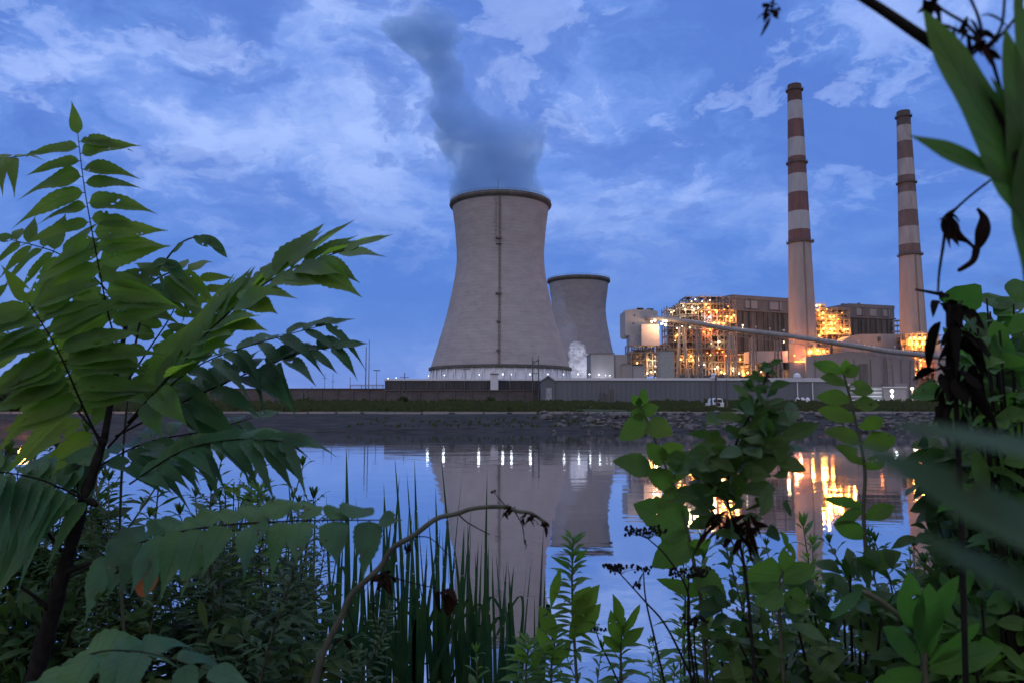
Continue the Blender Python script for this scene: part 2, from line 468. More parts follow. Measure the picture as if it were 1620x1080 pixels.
# ------------------------------------------------------------------ cooling towers
def tower_mat(name, base, warm):
    m_, nt, out = newmat(name)
    p = N(nt, 'ShaderNodeBsdfPrincipled', i_Roughness=0.9); p.inputs['Specular IOR Level'].default_value = 0.15
    g = N(nt, 'ShaderNodeTexCoord'); sp = N(nt, 'ShaderNodeSeparateXYZ'); L(nt, g.outputs['Object'], sp.inputs[0])
    def nz(scale, st, det=6.0):
        mp = N(nt, 'ShaderNodeMapping'); mp.inputs['Scale'].default_value = st; L(nt, g.outputs['Object'], mp.inputs[0])
        n_ = N(nt, 'ShaderNodeTexNoise', i_Scale=scale, i_Detail=det, i_Roughness=0.65); L(nt, mp.outputs[0], n_.inputs['Vector']); return n_.outputs[0]
    # lift lines of the shell every 1.6 m
    lift = ramp_(nt, math_(nt, 'FRACT', math_(nt, 'MULTIPLY', sp.outputs[2], 0.52)), [(0.0, 1.0), (0.16, 0.0), (0.9, 0.0), (1.0, 1.0)])
    c_ = mix_(nt, ramp_(nt, nz(0.12, (1, 1, 2.2)), [(0.3, 0.0), (0.7, 1.0)]), tuple(v * 0.86 for v in base), tuple(v * 1.12 for v in base))
    c_ = mix_(nt, math_(nt, 'MULTIPLY', lift, math_(nt, 'MULTIPLY', nz(0.4, (1, 1, 1)), 0.22)), c_, tuple(v * 0.55 for v in base))
    st = ramp_(nt, nz(0.20, (1.0, 1.0, 5.5), 8.0), [(0.56, 0.0), (0.70, 1.0)])
    c_ = mix_(nt, math_(nt, 'MULTIPLY', st, 0.42), c_, tuple(v * 0.52 for v in base))
    dr = ramp_(nt, nz(0.5, (1, 1, 0.05), 5.0), [(0.52, 0.0), (0.72, 1.0)])
    c_ = mix_(nt, math_(nt, 'MULTIPLY', dr, 0.22), c_, warm)
    L(nt, c_, p.inputs['Base Color'])
    b_ = N(nt, 'ShaderNodeBump', i_Strength=0.6, i_Distance=0.25); L(nt, math_(nt, 'ADD', math_(nt, 'MULTIPLY', lift, -0.4), nz(1.2, (1, 1, 1))), b_.inputs['Height']); L(nt, b_.outputs[0], p.inputs['Normal'])
    L(nt, p.outputs[0], out.inputs[0]); return m_
m_tower = tower_mat('cooling_tower_concrete', (0.295, 0.280, 0.295), (0.32, 0.26, 0.25))
m_tower_far = tower_mat('second_tower_concrete', (0.265, 0.25, 0.27), (0.30, 0.25, 0.25))
m_rim = solid('dark_stained_rim', (0.085, 0.082, 0.080), 0.9, var=0.35, scale=0.3, stretch=(1, 1, 0.3))
m_dark = solid('dark_steel', (0.07, 0.07, 0.075), 0.7, var=0.3, scale=0.4)
m_fill = solid('pale_tower_inlet', (0.66, 0.70, 0.80), 0.8, var=0.1, scale=0.3)  # brightness of lit fog under the shell is put into the colour

def catmull(pts_, n=6):
    out = []
    P = [pts_[0]] + list(pts_) + [pts_[-1]]
    for i in range(1, len(P) - 2):
        for k in range(n):
            t = k / n
            out.append(tuple(0.5 * ((2 * b) + (-a + c) * t + (2 * a - 5 * b + 4 * c - d) * t * t + (-a + 3 * b - 3 * c + d) * t ** 3)
                             for a, b, c, d in zip(P[i - 1], P[i], P[i + 1], P[i + 2])))
    out.append(tuple(pts_[-1])); return out

def cooling_tower(cx, cy, prof, ground_z, mat, label, lip=1.0, s=1.0):
    t = thing('cooling_tower', (cx, cy, ground_z), label, 'cooling tower')
    pr = catmull(prof)
    mb = MB(); mb.lathe((cx, cy), pr, 120)
    inner = [(r_ - 0.9 * s, z_) for r_, z_ in reversed(pr)]
    mb.lathe((cx, cy), inner, 120)
    mb.build('shell', mat, t, True)
    rt, zt = prof[0]
    mb = MB(); mb.lathe((cx, cy), [(rt - 0.9 * s, zt), (rt - 0.9 * s, zt + 1.6 * s), (rt + lip, zt + 1.7 * s), (rt + lip + 0.5, zt + 0.2 * s), (rt + lip + 0.2, zt - 0.6 * s), (rt - 0.0, zt - 1.7 * s), (rt - 0.5, zt - 1.7 * s)], 120)
    # handrail on the rim walkway
    for k_ in range(120):
        a = 2 * math.pi * k_ / 120; x, y = cx + (rt + lip) * math.cos(a), cy + (rt + lip) * math.sin(a)
        mb.bx(x - 0.06, x + 0.06, y - 0.06, y + 0.06, zt + 1.7 * s, zt + 2.8 * s)
    mb.lathe((cx, cy), [(rt + lip, zt + 2.7 * s), (rt + lip, zt + 2.85 * s)], 120)
    mb.build('rim', m_rim, t)
    rb, zb = prof[-1]
    mb = MB(); mb.lathe((cx, cy), [(rb + 0.1, zb + 1.1), (rb + 0.8, zb + 0.9), (rb + 0.8, zb - 0.6), (rb - 1.4, zb - 0.6)], 120)
    mb.build('ring_beam', m_rim, t)
    mb = MB(); n_ = 44
    for k_ in range(n_):
        a0 = 2 * math.pi * k_ / n_
        for da in (-0.5, 0.5):
            a1 = a0 + da * 2 * math.pi / n_
            mb.tube([(cx + (rb + 2.5) * math.cos(a0), cy + (rb + 2.5) * math.sin(a0), ground_z), (cx + (rb - .3) * math.cos(a1), cy + (rb - .3) * math.sin(a1), zb)], 0.32 * s, 6)
    mb.build('column_ring', m_fill, t)
    mb = MB(); mb.lathe((cx, cy), [(rb - 0.9, zb - 0.7), (rb + .6, ground_z)], 96)
    mb.build('fill_wall', m_fill, t)
    return t, pr
D1 = 450
c1x = (791.5 - 810) / F * D1
k1 = D1 / F
prof1 = [(29.0, 123.0), (27.4, 112), (26.3, 100.5), (25.9, 92), (26.5, 83.5), (28.5, 71.5), (32.3, 54.5), (35.8, 42.5), (41.0, 25.4)]
ct1, pr1 = cooling_tower(c1x, D1, prof1, 3.8, m_tower, 'large near cooling tower with steam rising from its dark rim')
# service ladder with landings up the face
def rad_at(pr, z):
    for (r0, z0), (r1, z1) in zip(pr, pr[1:]):
        if z1 <= z <= z0: return r0 + (r1 - r0) * (z0 - z) / (z0 - z1 + 1e-9)
    return pr[-1][0]
mb = MB(); pth = []
az = -math.pi / 2 + 0.0
for i in range(40):
    z_ = 122 - i * (96 / 39); r_ = rad_at(pr1, z_) + 0.35
    pth.append((c1x + r_ * math.cos(az), D1 + r_ * math.sin(az), z_))
for a, b in zip(pth, pth[1:]):
    for o_ in (-0.45, 0.45): mb.bar((a[0] + o_, a[1], a[2]), (b[0] + o_, b[1], b[2]), 0.3)
    mb.bar((a[0] - 0.45, a[1], a[2]), (b[0] + 0.45, b[1], b[2]), 0.2)
for z_ in (98, 66, 94.5, 50, 34):
    r_ = rad_at(pr1, z_) + 0.8
    mb.box((c1x - 0.6, D1 - r_, z_), (3.2 if z_ > 60 else 1.8, 1.6, 0.9 if z_ != 94.5 else 0.3))
mb.build('ladder', solid('ladder_steel', (0.13, 0.115, 0.115), 0.8), ct1)
mb = MB()
for i in range(12):
    z_ = 120 - i * 2.1; r_ = rad_at(pr1, z_) + 0.2
    mb.box((c1x - 2.3, D1 - r_, z_), (0.9, 0.5, 2.0))
mb.build('cable_tray', solid('grey_tray', (0.22, 0.2, 0.2), 0.8), ct1)
mb = MB(); mb.tube([(c1x - 1, D1 - 30, 124), (c1x - 1, D1 - 30, 130)], 0.16, 5); mb.build('lightning_rod', m_dark, ct1)

D2 = 750; c2x = (916.5 - 810) / F * D2; k2 = D2 / F
def z2(py): return zof(py, D2)
prof2 = [(47.5 * k2, z2(446)), (46 * k2, z2(459)), (42.9 * k2, z2(484)), (43.2 * k2, z2(500)), (45 * k2, z2(514)), (50.5 * k2, z2(544)), (54 * k2, z2(558)), (63 * k2, z2(588))]
ct2, pr2 = cooling_tower(c2x, D2, prof2, 3.8, m_tower_far, 'smaller distant cooling tower without a plume, behind the near one', 1.3, 1.2)

# ------------------------------------------------------------------ chimneys
m_red = solid('faded_red_paint', (0.12, 0.066, 0.068), 0.85, var=0.3, scale=0.25, stretch=(1, 1, 0.25), dirt=0.5, dirtcol=(0.09, 0.055, 0.053))
m_white = solid('weathered_white_paint', (0.28, 0.29, 0.33), 0.85, var=0.15, scale=0.25, stretch=(1, 1, 0.25), dirt=0.45, dirtcol=(0.21, 0.205, 0.215))
m_soot = solid('sooty_red_paint', (0.075, 0.045, 0.042), 0.9, var=0.3, scale=0.3)
m_stack = solid('chimney_concrete', (0.27, 0.235, 0.235), 0.9, var=0.13, scale=0.3, stretch=(1, 1, 0.2), dirt=0.35, dirtcol=(0.2, 0.17, 0.165))
m_red2 = solid('dull_maroon_paint', (0.115, 0.082, 0.083), 0.85, var=0.25, scale=0.3, stretch=(1, 1, 0.3))
m_white2 = solid('dull_white_paint', (0.25, 0.24, 0.255), 0.85, var=0.25, scale=0.3, stretch=(1, 1, 0.2))
m_soot2 = solid('sooty_grey_paint', (0.07, 0.06, 0.06), 0.9, var=0.3, scale=0.3)
def chimney(D, cpx, wpx, ys_, rings, mats, label, base_y=640):
    """cpx, wpx: functions of photo y; ys_: band edges from the top down"""
    cxb = xof(cpx(560), 560, D)
    t = thing('chimney', (cxb, D, 3.8), label, 'chimney')
    def rz(y): return (wpx(y) / 2 * D / F, zof(y, D))
    mb = MB(); pr = []; mis = []
    for i in range(len(ys_) - 1):
        a, b = ys_[i], ys_[i + 1]
        pr.append(rz(a)); mis.append([5, 0, 1, 0, 1, 0, 1, 0, 1, 0, 2][i] if i else 3)
    pr.append(rz(ys_[-1]))
    mis = [3, 1, 0, 1, 0, 1, 0, 1, 0, 2][:len(pr) - 1]
    mb.lathe((cxb, D), pr, 48, 0, mis)
    r0, z0 = pr[0]
    mb.lathe((cxb, D), [(r0, z0), (r0 - 0.7, z0), (r0 - 0.7, z0 - 8)], 48, 3)
    mb.build('shaft', mats, t, True)
    for y in rings:
        r_, z_ = rz(y)
        mb = MB(); mb.lathe((cxb, D), [(r_ - 0.05, z_), (r_ + 1.1, z_ + 0.1), (r_ + 1.1, z_ - 0.3), (r_ - .05, z_ - 0.9)], 48)
        for k_ in range(32):
            a = 2 * math.pi * k_ / 32; x, yy = cxb + (r_ + 1.05) * math.cos(a), D + (r_ + 1.05) * math.sin(a)
            mb.bx(x - .05, x + .05, yy - .05, yy + .05, z_, z_ + 1.2)
        mb.lathe((cxb, D), [(r_ + 1.05, z_ + 1.1), (r_ + 1.05, z_ + 1.25)], 48)
        mb.box((cxb + r_ + 1.3, D - 0.5, z_ + 0.8), (1.4, 1.2, 1.8)) if y > 350 else None
        mb.build('gallery', m_dark, t)
    mb = MB()
    pth = [(cxb - 0.1, D - rz(y)[0] - 0.3, rz(y)[1]) for y in range(int(ys_[-2]), 600, 10)]
    for a, b in zip(pth, pth[1:]): mb.bar(a, b, 0.7)
    mb.build('ladder', solid('ladder_grey', (0.16, 0.13, 0.13), 0.8), t)
    return t
ch1 = chimney(465, lambda y: 1259.8 + (y - 135) * 0.0262, lambda y: 21.5 + (y - 135) * 0.0525,
              [135, 162, 191, 220, 249.5, 277, 306, 336, 365, 384, 640], [143.5, 258.5, 384],
              [m_red, m_white, m_stack, m_soot], 'taller left chimney with clear red and white bands')
ch2 = chimney(525, lambda y: 1432.9 + (y - 177) * 0.036, lambda y: 20.2 + (y - 177) * 0.0525,
              [177, 200, 225, 253, 279, 306, 334, 360, 387.5, 404, 640], [185.5, 290, 404],
              [m_red2, m_white2, m_stack, m_soot2], 'shorter right chimney with dull maroon and grey bands')

# ------------------------------------------------------------------ plant buildings
m_clad_dark = solid('stained_dark_cladding', (0.105, 0.095, 0.092), 0.8, var=0.5, scale=0.35, stretch=(1, 1, 0.12), dirt=0.7, dirtcol=(0.16, 0.145, 0.135))
m_clad_mid = solid('grey_cladding', (0.13, 0.125, 0.13), 0.8, var=0.3, scale=0.15, stretch=(1, 1, 0.3), dirt=0.4, dirtcol=(0.2, 0.195, 0.2))
m_parapet = solid('parapet_grey', (0.15, 0.14, 0.145), 0.8, var=0.15, scale=0.2)
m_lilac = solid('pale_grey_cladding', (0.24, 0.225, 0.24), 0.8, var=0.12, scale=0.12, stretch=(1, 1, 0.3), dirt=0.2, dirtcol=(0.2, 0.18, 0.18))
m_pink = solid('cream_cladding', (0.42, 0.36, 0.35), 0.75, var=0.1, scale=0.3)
m_paleb = solid('pale_grey_panels', (0.30, 0.30, 0.33), 0.75, var=0.08, scale=0.2, stretch=(1, 1, 0.3))
m_steel = solid('weathered_steelwork', (0.17, 0.15, 0.155), 0.6, var=0.3, scale=0.5)
m_duct = solid('duct_metal', (0.24, 0.225, 0.225), 0.5, var=0.25, scale=0.4)
m_galv = solid('galvanised_gallery', (0.19, 0.19, 0.21), 0.5, var=0.2, scale=0.3)
g_white = glow('white_lamp', (1.0, 0.84, 0.52), 6)
g_warm = glow('warm_lamp', (1.0, 0.52, 0.13), 7)
g_orange = glow('sodium_lamp', (1.0, 0.32, 0.05), 5.5)
g_cool = glow('cool_lamp', (0.85, 0.93, 1.0), 4)
GL = {'w': (g_white, (1.0, 0.68, 0.34)), 'y': (g_warm, (1.0, 0.36, 0.06)), 'o': (g_orange, (1.0, 0.20, 0.04)), 'c': (g_cool, (0.85, 0.93, 1.0))}

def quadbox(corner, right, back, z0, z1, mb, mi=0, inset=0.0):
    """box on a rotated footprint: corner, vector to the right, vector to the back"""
    c_ = Vector((corner[0], corner[1])); r_ = Vector(right); b_ = Vector(back)
    ru, bu = r_.normalized() * inset, b_.normalized() * inset
    P = [c_ + ru + bu, c_ + r_ - ru + bu, c_ + r_ + b_ - ru - bu, c_ + b_ + ru - bu]
    lo = [(q.x, q.y, z0) for q in P]; hi_ = [(q.x, q.y, z1) for q in P]
    mb.face([lo[3], lo[2], lo[1], lo[0]], None, mi); mb.face(hi_, None, mi)
    for i in range(4):
        j = (i + 1) % 4
        mb.face([lo[i], lo[j], hi_[j], hi_[i]], None, mi)
def boiler_house(corner, right, back, ztop, s, label):
    t = thing('boiler_house', (corner[0], corner[1], 3.8), label, 'building')
    mb = MB(); quadbox(corner, right, back, 3.8, ztop - 9.8 * s, mb, 0, 0.8)
    mb.build('lower_wall', m_clad_dark, t)
    mb = MB(); quadbox(corner, right, back, ztop - 9.8 * s, ztop - 2.6 * s, mb, 0, 0.3)
    mb.build('upper_wall', m_clad_mid, t)
    mb = MB(); quadbox(corner, right, back, ztop - 2.6 * s, ztop, mb, 0, 0.0)
    quadbox(corner, right, back, ztop - 10.4 * s, ztop - 9.5 * s, mb, 0, -0.5)
    mb.build('parapet', m_parapet, t)
    # pilasters, panels and pipes on both visible faces
    rv, bv = Vector(right), Vector(back); L_ = rv.length; ru = rv.normalized(); nrm = Vector((ru.y, -ru.x))
    mb = MB(); k_ = 0; rr = random.Random(int(L_))
    d = 3.0
    while d < L_ - 1:
        q = Vector(corner) + ru * d + nrm * 0.15
        wd = 1.6 if k_ % 5 == 2 else 0.5
        mb.box((q.x, q.y, (ztop - 12 + 3.8) / 2 + 1), (wd, 0.9, ztop - 17), math.atan2(ru.y, ru.x))
        if k_ % 5 == 2: mb.box((q.x, q.y, ztop - 6 * s), (wd * 0.8, 0.9, 6.6 * s), math.atan2(ru.y, ru.x))
        d += rr.uniform(3.2, 6.0); k_ += 1
    mb.build('pilaster', m_dark, t)
    for k_ in range(3):
        mb = MB()
        q = Vector(corner) + ru * (L_ * (0.22 + 0.29 * k_)) + nrm * 0.1
        mb.box((q.x, q.y, ztop - 6 * s), (L_ * 0.14, 0.9, 5.2 * s), math.atan2(ru.y, ru.x))
        mb.build('wall_panel', m_lilac, t)
    for k_ in range(6):
        mb = MB()
        q = Vector(corner) + ru * rr.uniform(3, L_ - 3) + bv * rr.uniform(0.1, 0.8)
        mb.box((q.x, q.y, ztop + 0.7), (rr.uniform(1, 3.5), 2, rr.uniform(1.2, 2.4)), 0.3)
        mb.build('roof_vent', m_dark, t)
    return t
boiler_house((xof(1158, 466, 500), 500), (64, 25), (-28, 66), zof(466, 500), 1.0, 'larger dark boiler house left of and behind the taller chimney')
boiler_house((xof(1343, 480, 560), 560), (40, 13), (-13, 40), zof(480, 560), 1.0, 'smaller dark boiler house between the two chimneys')

m_casing = solid('darkened_casing', (0.055, 0.05, 0.055), 0.8, var=0.5, scale=0.5)  # dark colour stands in for the unlit interior behind the lamps
def steelwork(x0, x1, ytop, ybot, D, dep, nx_, nz_, label, duct_seed, tops=None, dens=1.0):
    """open steel frame with floors, bracing, ducts and pipes"""
    X0, X1 = xof(x0, 560, D), xof(x1, 560, D); Z0 = zof(ybot, D); Z1 = zof(ytop, D)
    t = thing('steelwork', ((X0 + X1) / 2, D, Z0), label, 'industrial steelwork')
    rr = random.Random(duct_seed)
    Xs = [X0 + (X1 - X0) * i / nx_ for i in range(nx_ + 1)]
    Ys = [D, D + dep / 2, D + dep]
    Zs = [Z0 + (Z1 - Z0) * i / nz_ for i in range(nz_ + 1)]
    top = lambda x: Z1 if tops is None else tops((x - X0) / (X1 - X0)) * (Z1 - Z0) + Z0
    mb = MB()
    for x in Xs:
        for y in Ys: mb.bar((x, y, Z0), (x, y, top(x)), 0.75)
    mb.build('column', m_steel, t)
    mb = MB()
    for z in Zs[1:]:
        for y in Ys:
            for xa, xb in zip(Xs, Xs[1:]):
                if z <= min(top(xa), top(xb)) + 0.1: mb.bar((xa, y, z), (xb, y, z), 0.5)
        for x in Xs:
            if z <= top(x) + .1: mb.bar((x, D, z), (x, D + dep, z), 0.5)
    for xa, xb in zip(Xs, Xs[1:]):
        for za, zb in zip(Zs, Zs[1:]):
            if zb > min(top(xa), top(xb)) + .1: continue
            if rr.random() < 0.55:
                if rr.random() < 0.5: mb.bar((xa, D, za), (xb, D, zb), 0.34)
                else: mb.bar((xb, D, za), (xa, D, zb), 0.34)
            if rr.random() < 0.3:
                mb.bar((xa, D + dep / 2, za), ((xa + xb) / 2, D + dep / 2, zb), 0.34); mb.bar((xb, D + dep / 2, za), ((xa + xb) / 2, D + dep / 2, zb), 0.34)
    mb.build('beam', m_steel, t)
    # boxes added behind the frame; unlit interior put into their dark colour
    for i_ in range(nx_):
        if rr.random() < .8:
            xa, xb = Xs[i_], Xs[i_ + 1]; zt_ = min(top(xa), top(xb)) - rr.uniform(1.5, 6)
            mb = MB(); mb.bx(xa + .3, xb - .3, D + dep * rr.uniform(.42, .55), D + dep * .96, Z0 + rr.uniform(0, .15) * (Z1 - Z0), zt_); mb.build('dark_backdrop', m_casing, t)
    mb = MB()
    for z in Zs[2:]:
        for xa, xb in zip(Xs, Xs[1:]):
            if z > min(top(xa), top(xb)) + .1 or rr.random() > 0.6 * dens: continue
            mb.bx(xa, xb, D - 1.2, D + dep * 0.5, z - 0.12, z + 0.12)
            for q in (0.0, 0.33, 0.66, 1.0): mb.bx(xa + (xb - xa) * q - .06, xa + (xb - xa) * q + .06, D - 1.15, D - 1.05, z, z + 1.2)
            mb.bx(xa, xb, D - 1.15, D - 1.05, z + 1.1, z + 1.25)
    mb.build('platform', m_galv, t)
    for i in range(int(26 * dens)):
        mb = MB()
        za = rr.uniform(Z0 + 0.25 * (Z1 - Z0), Z1 - 3); xa = rr.uniform(X0, X1); y = D + rr.uniform(1.5, dep * 0.8); r_ = rr.uniform(0.35, 1.1)
        if za > top(xa) - 2: za = top(xa) - rr.uniform(2, 9)
        ln = rr.uniform(3, 11)
        if rr.random() < 0.45: mb.tube([(xa, y, za), (min(X1, xa + ln), y, za + rr.uniform(-1.5, 2.5)), (min(X1, xa + ln), y, za - rr.uniform(2, 6))], r_, 8)
        else: mb.tube([(xa, y, za), (xa, y, max(Z0, za - ln)), (xa + rr.uniform(-3, 3), y, max(Z0, za - ln - 2))], r_, 8)
        mb.build('duct', m_duct, t, True)
    for i in range(int(16 * dens)):
        za = rr.uniform(Z0 + 2, Z1 - 6); xa = rr.uniform(X0 + 2, X1 - 4); y = D + dep * rr.uniform(0.45, 0.95)
        if za > top(xa) - 6: continue
        mb = MB(); mb.bx(xa, xa + rr.uniform(3, 9), y, y + 3, za, za + rr.uniform(3, 8))
        mb.build('equipment_casing', m_clad_mid, t)
    return t
def add_lamps(t, D, spec, rad=0.7, energy=900.0, lim=100):
    """spec: (px, py, kind, size); each lamp hangs on the steelwork just in front of it"""
    for i, (px, py, kd, sz) in enumerate(spec):
        q = pt(px, py, D)
        mb = MB(); mb.blob(q, rad * (sz if sz < 1 else 1 + (sz - 1) * .5) * .74, 2, 0.0)
        mb.build('lamp', GL[kd][0], t, True)
        if sz >= 0.9:
            lamp_light(q + Vector((0, -1.6 if i % 2 else 2.2, -0.6)), energy * 0.62 * sz * sz * (1.5 if sz > 1.45 else 1), GL[kd][1], t, 0.9)
st1 = steelwork(1056, 1166, 470, 592, 478, 16, 11, 12, 'floodlit steel frame full of ducts and lamps, left of the dark boiler house', 11,
                tops=lambda u: 0.88 if u < 0.12 else 0.94 if u < 0.26 else 1.0, dens=1.25)
add_lamps(st1, 476.5, [(1062, 494, 'w', .9), (1066, 492, 'w', .7), (1081, 484, 'w', .9), (1094, 477, 'w', .7), (1100, 474, 'w', .8), (1111, 477, 'w', .7), (1123, 475, 'w', .7),
    (1084, 490, 'w', 1), (1095, 486, 'w', 1), (1098, 490, 'w', 1.1), (1105, 487, 'w', .9), (1117, 482, 'y', 1.4), (1121, 487, 'y', 1.4), (1122, 494, 'y', 1.0), (1134, 492, 'o', 1.9),
    (1152, 485, 'o', .7), (1150, 501, 'y', 1.4), (1157, 503, 'y', 1.5), (1161, 499, 'y', 1.2), (1122, 502, 'c', 1.1), (1115, 510, 'c', 1.0), (1122, 512, 'w', 1.0), (1130, 511, 'y', 1.6), (1137, 511, 'y', 1.7),
    (1145, 512, 'y', 1.3), (1123, 522, 'o', 1.7), (1113, 525, 'o', 1.3), (1076, 504, 'w', .8), (1080, 506, 'w', .9), (1062, 503, 'w', .7), (1097, 508, 'w', .6), (1071, 519, 'w', .8), (1079, 516, 'w', .8),
    (1091, 518, 'w', .8), (1072, 530, 'y', 1.4), (1077, 528, 'y', .9), (1068, 539, 'w', .5), (1137, 540, 'w', 1.2), (1138, 551, 'o', 1.0), (1135, 557, 'o', .7), (1143, 556, 'o', .9), (1149, 562, 'o', 1.2),
    (1119, 558, 'o', .7), (1124, 561, 'y', .8), (1077, 568, 'y', 1.4), (1087, 568, 'y', 1.7), (1093, 563, 'y', 1.1), (1096, 569, 'y', 1.0), (1104, 567, 'w', 1.0), (1110, 575, 'w', .7), (1114, 576, 'w', .9), (1106, 577, 'w', .6),
    (1135, 580, 'w', 1.2), (1131, 583, 'w', .9), (1141, 588, 'y', 1.5), (1146, 590, 'y', 1.6), (1153, 577, 'w', .8), (1161, 582, 'w', 1.1), (1125, 543, 'w', .5), (1101, 495, 'y', .7), (1110, 493, 'y', .8), (1140, 500, 'o', .8), (1146, 490, 'o', .8)],
    0.62, 2600)
st2 = steelwork(1166, 1250, 560, 594, 486, 14, 8, 3, 'low open steel frame with bright lamps at the foot of the dark boiler house', 5, dens=0.8)
add_lamps(st2, 484.5, [(1166, 567, 'y', 1.2), (1171, 568, 'y', 1.3), (1169, 590, 'w', 1.4), (1176, 591, 'y', 1.6), (1183, 589, 'y', 1.6), (1190, 590, 'y', 1.2), (1179, 569, 'o', .8), (1240, 541, 'w', 1.1), (1204, 588, 'w', .8), (1160, 586, 'w', .9)], 0.62, 2600)
st3 = steelwork(1290, 1346, 482, 545, 540, 14, 6, 8, 'orange lit steel frame on the left side of the smaller boiler house', 21,
                tops=lambda u: 1.0 if u < 0.5 else 0.93, dens=1.3)
add_lamps(st3, 538.5, [(1292, 484, 'w', 1.0), (1297, 483, 'y', 1.2), (1294, 491, 'y', 1.3), (1302, 495, 'y', 1.4), (1301, 503, 'y', 1.5), (1296, 499, 'o', 1), (1313, 501, 'y', 1.2), (1319, 501, 'y', 1.3),
    (1303, 511, 'y', 1.4), (1315, 511, 'y', 1.5), (1321, 511, 'o', 1.3), (1303, 520, 'y', 1.5), (1314, 521, 'y', 1.8), (1319, 520, 'y', 1.5), (1336, 521, 'y', 1.3), (1341, 521, 'y', 1.5), (1331, 519, 'o', 1), (1296, 531, 'y', 1.5), (1290, 533, 'y', 1.2),
    (1308, 528, 'o', 1.0), (1326, 505, 'o', 1.0), (1332, 495, 'o', .8), (1308, 489, 'o', .8)], 0.66, 3200)
st4 = steelwork(1276, 1312, 550, 592, 455, 10, 5, 4, 'small orange lit frame at the right foot of the taller chimney', 8, dens=0.7)
add_lamps(st4, 453.5, [(1283, 555, 'y', 1.6), (1294, 554, 'y', 1.7), (1303, 555, 'y', 1.6), (1309, 555, 'o', 1.2), (1266, 571, 'o', 1.1), (1257, 562, 'o', 1.1)], 0.62, 2600)
st5 = steelwork(1434, 1478, 528, 598, 500, 12, 5, 8, 'orange lit steel stair tower at the foot of the right chimney', 17, dens=1.0)
add_lamps(st5, 498.5, [(1440, 535, 'y', 1.4), (1447, 534, 'y', 1.6), (1455, 535, 'y', 1.8), (1463, 534, 'y', 1.6), (1468, 536, 'y', 1.3), (1443, 542, 'y', 1.5), (1451, 543, 'y', 1.8), (1459, 543, 'y', 1.8), (1467, 541, 'y', 1.3), (1438, 540, 'o', 1.1), (1455, 548, 'o', 1.3),
    (1456, 569, 'y', 1.3), (1463, 571, 'o', 1.6), (1469, 573, 'o', 1.3), (1457, 577, 'o', 1.2), (1438, 584, 'y', 1.1), (1444, 590, 'y', 1.4), (1440, 592, 'y', 1.4), (1448, 593, 'y', 1.3), (1450, 584, 'o', 1.1), (1449, 566, 'o', 1)], 0.66, 3000)
st6 = steelwork(995, 1060, 545, 594, 468, 14, 7, 4, 'pale lit pipework frame beneath the white transfer house', 31, dens=0.9)
add_lamps(st6, 466.5, [(1008, 574, 'y', 1.0), (1034, 569, 'w', 1.5), (1043, 574, 'c', 1.2), (1030, 588, 'w', .9), (1036, 587, 'w', .8), (1026, 568, 'y', .9), (1041, 563, 'w', .8), (1051, 560, 'w', .6), (1024, 590, 'w', 1.0)], 0.62, 2400)

# white transfer house on stilts, at the head of the conveyor
def pbx(mb, xa, xb, ya, yb, D, dep, mi=0):
    zc = (ya + yb) / 2
    mb.bx(xof(xa, zc, D), xof(xb, zc, D), D, D + dep, zof(yb, D), zof(ya, D), mi)
DT = 455
t = thing('transfer_house', (xof(1012, 595, DT), DT, 3.8), 'white clad transfer house on stilts at the head of the conveyor', 'building')
mb = MB(); A = [xof(x, 510, DT) for x in (989, 1010, 1041)]
zt_, zm, zb_ = zof(489, DT), zof(531, DT), zof(546, DT)
mb.prism([(A[0], zof(528, DT)), (A[0] + 0.8, zm), (A[2], zm), (A[2], zof(492, DT)), (A[1], zof(488, DT)), (A[0], zof(491, DT))], DT, DT + 22)
mb.build('upper_house', m_paleb, t)
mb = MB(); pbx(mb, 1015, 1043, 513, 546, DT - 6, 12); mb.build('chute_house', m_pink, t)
mb = MB(); pbx(mb, 996, 1016, 529.5, 546, DT - 3, 12); mb.build('lower_house', solid('blue_grey_panel', (0.2, 0.22, 0.27), 0.7), t)
for nm_, a_, b_, c_, d_, e_, f_ in (('roof_vent', 1008, 1018, 487, 490, DT, 8), ('roof_vent', 1024, 1034, 488, 491.5, DT + 3, 8), ('window', 1003, 1005, 498, 500, DT - .4, 1), ('window', 1001, 1003, 510, 512, DT - .4, 1)):
    mb = MB(); pbx(mb, a_, b_, c_, d_, e_, f_); mb.build(nm_, m_dark, t)
mb = MB()
for px in (998, 1020, 1038):
    for d_ in (-2, 8):
        mb.bar((xof(px, 570, DT), DT + d_, 3.8), (xof(px, 570, DT), DT + d_, zof(545, DT)), 0.8)
for a, b in ((998, 1020), (1020, 1038)):
    for (ya, yb) in ((546, 558), (558, 546), (558, 575), (575, 558)):
        mb.bar(pt(a, ya, DT - 2), pt(b, yb, DT - 2), 0.4)
    mb.bar(pt(a, 558, DT - 2), pt(b, 558, DT - 2), 0.5)
mb.build('trestle', m_steel, t)
for px, py, kd, sz in ((1036, 507, 'w', 1.2), (1047, 512, 'w', 1.2), (1053, 514, 'w', 1.3), (1050, 508, 'w', 1.0), (1054, 508, 'w', 1.1), (1031, 509, 'y', 1.0)):
    q = pt(px, py, DT - 8); mb = MB(); mb.blob(q, 0.6 * sz, 2, 0); mb.build('lamp', g_white, t, True)
    lamp_light(q + Vector((-0.5, -3, -3)), 1500, (1.0, 0.55, 0.28), t, 0.8)

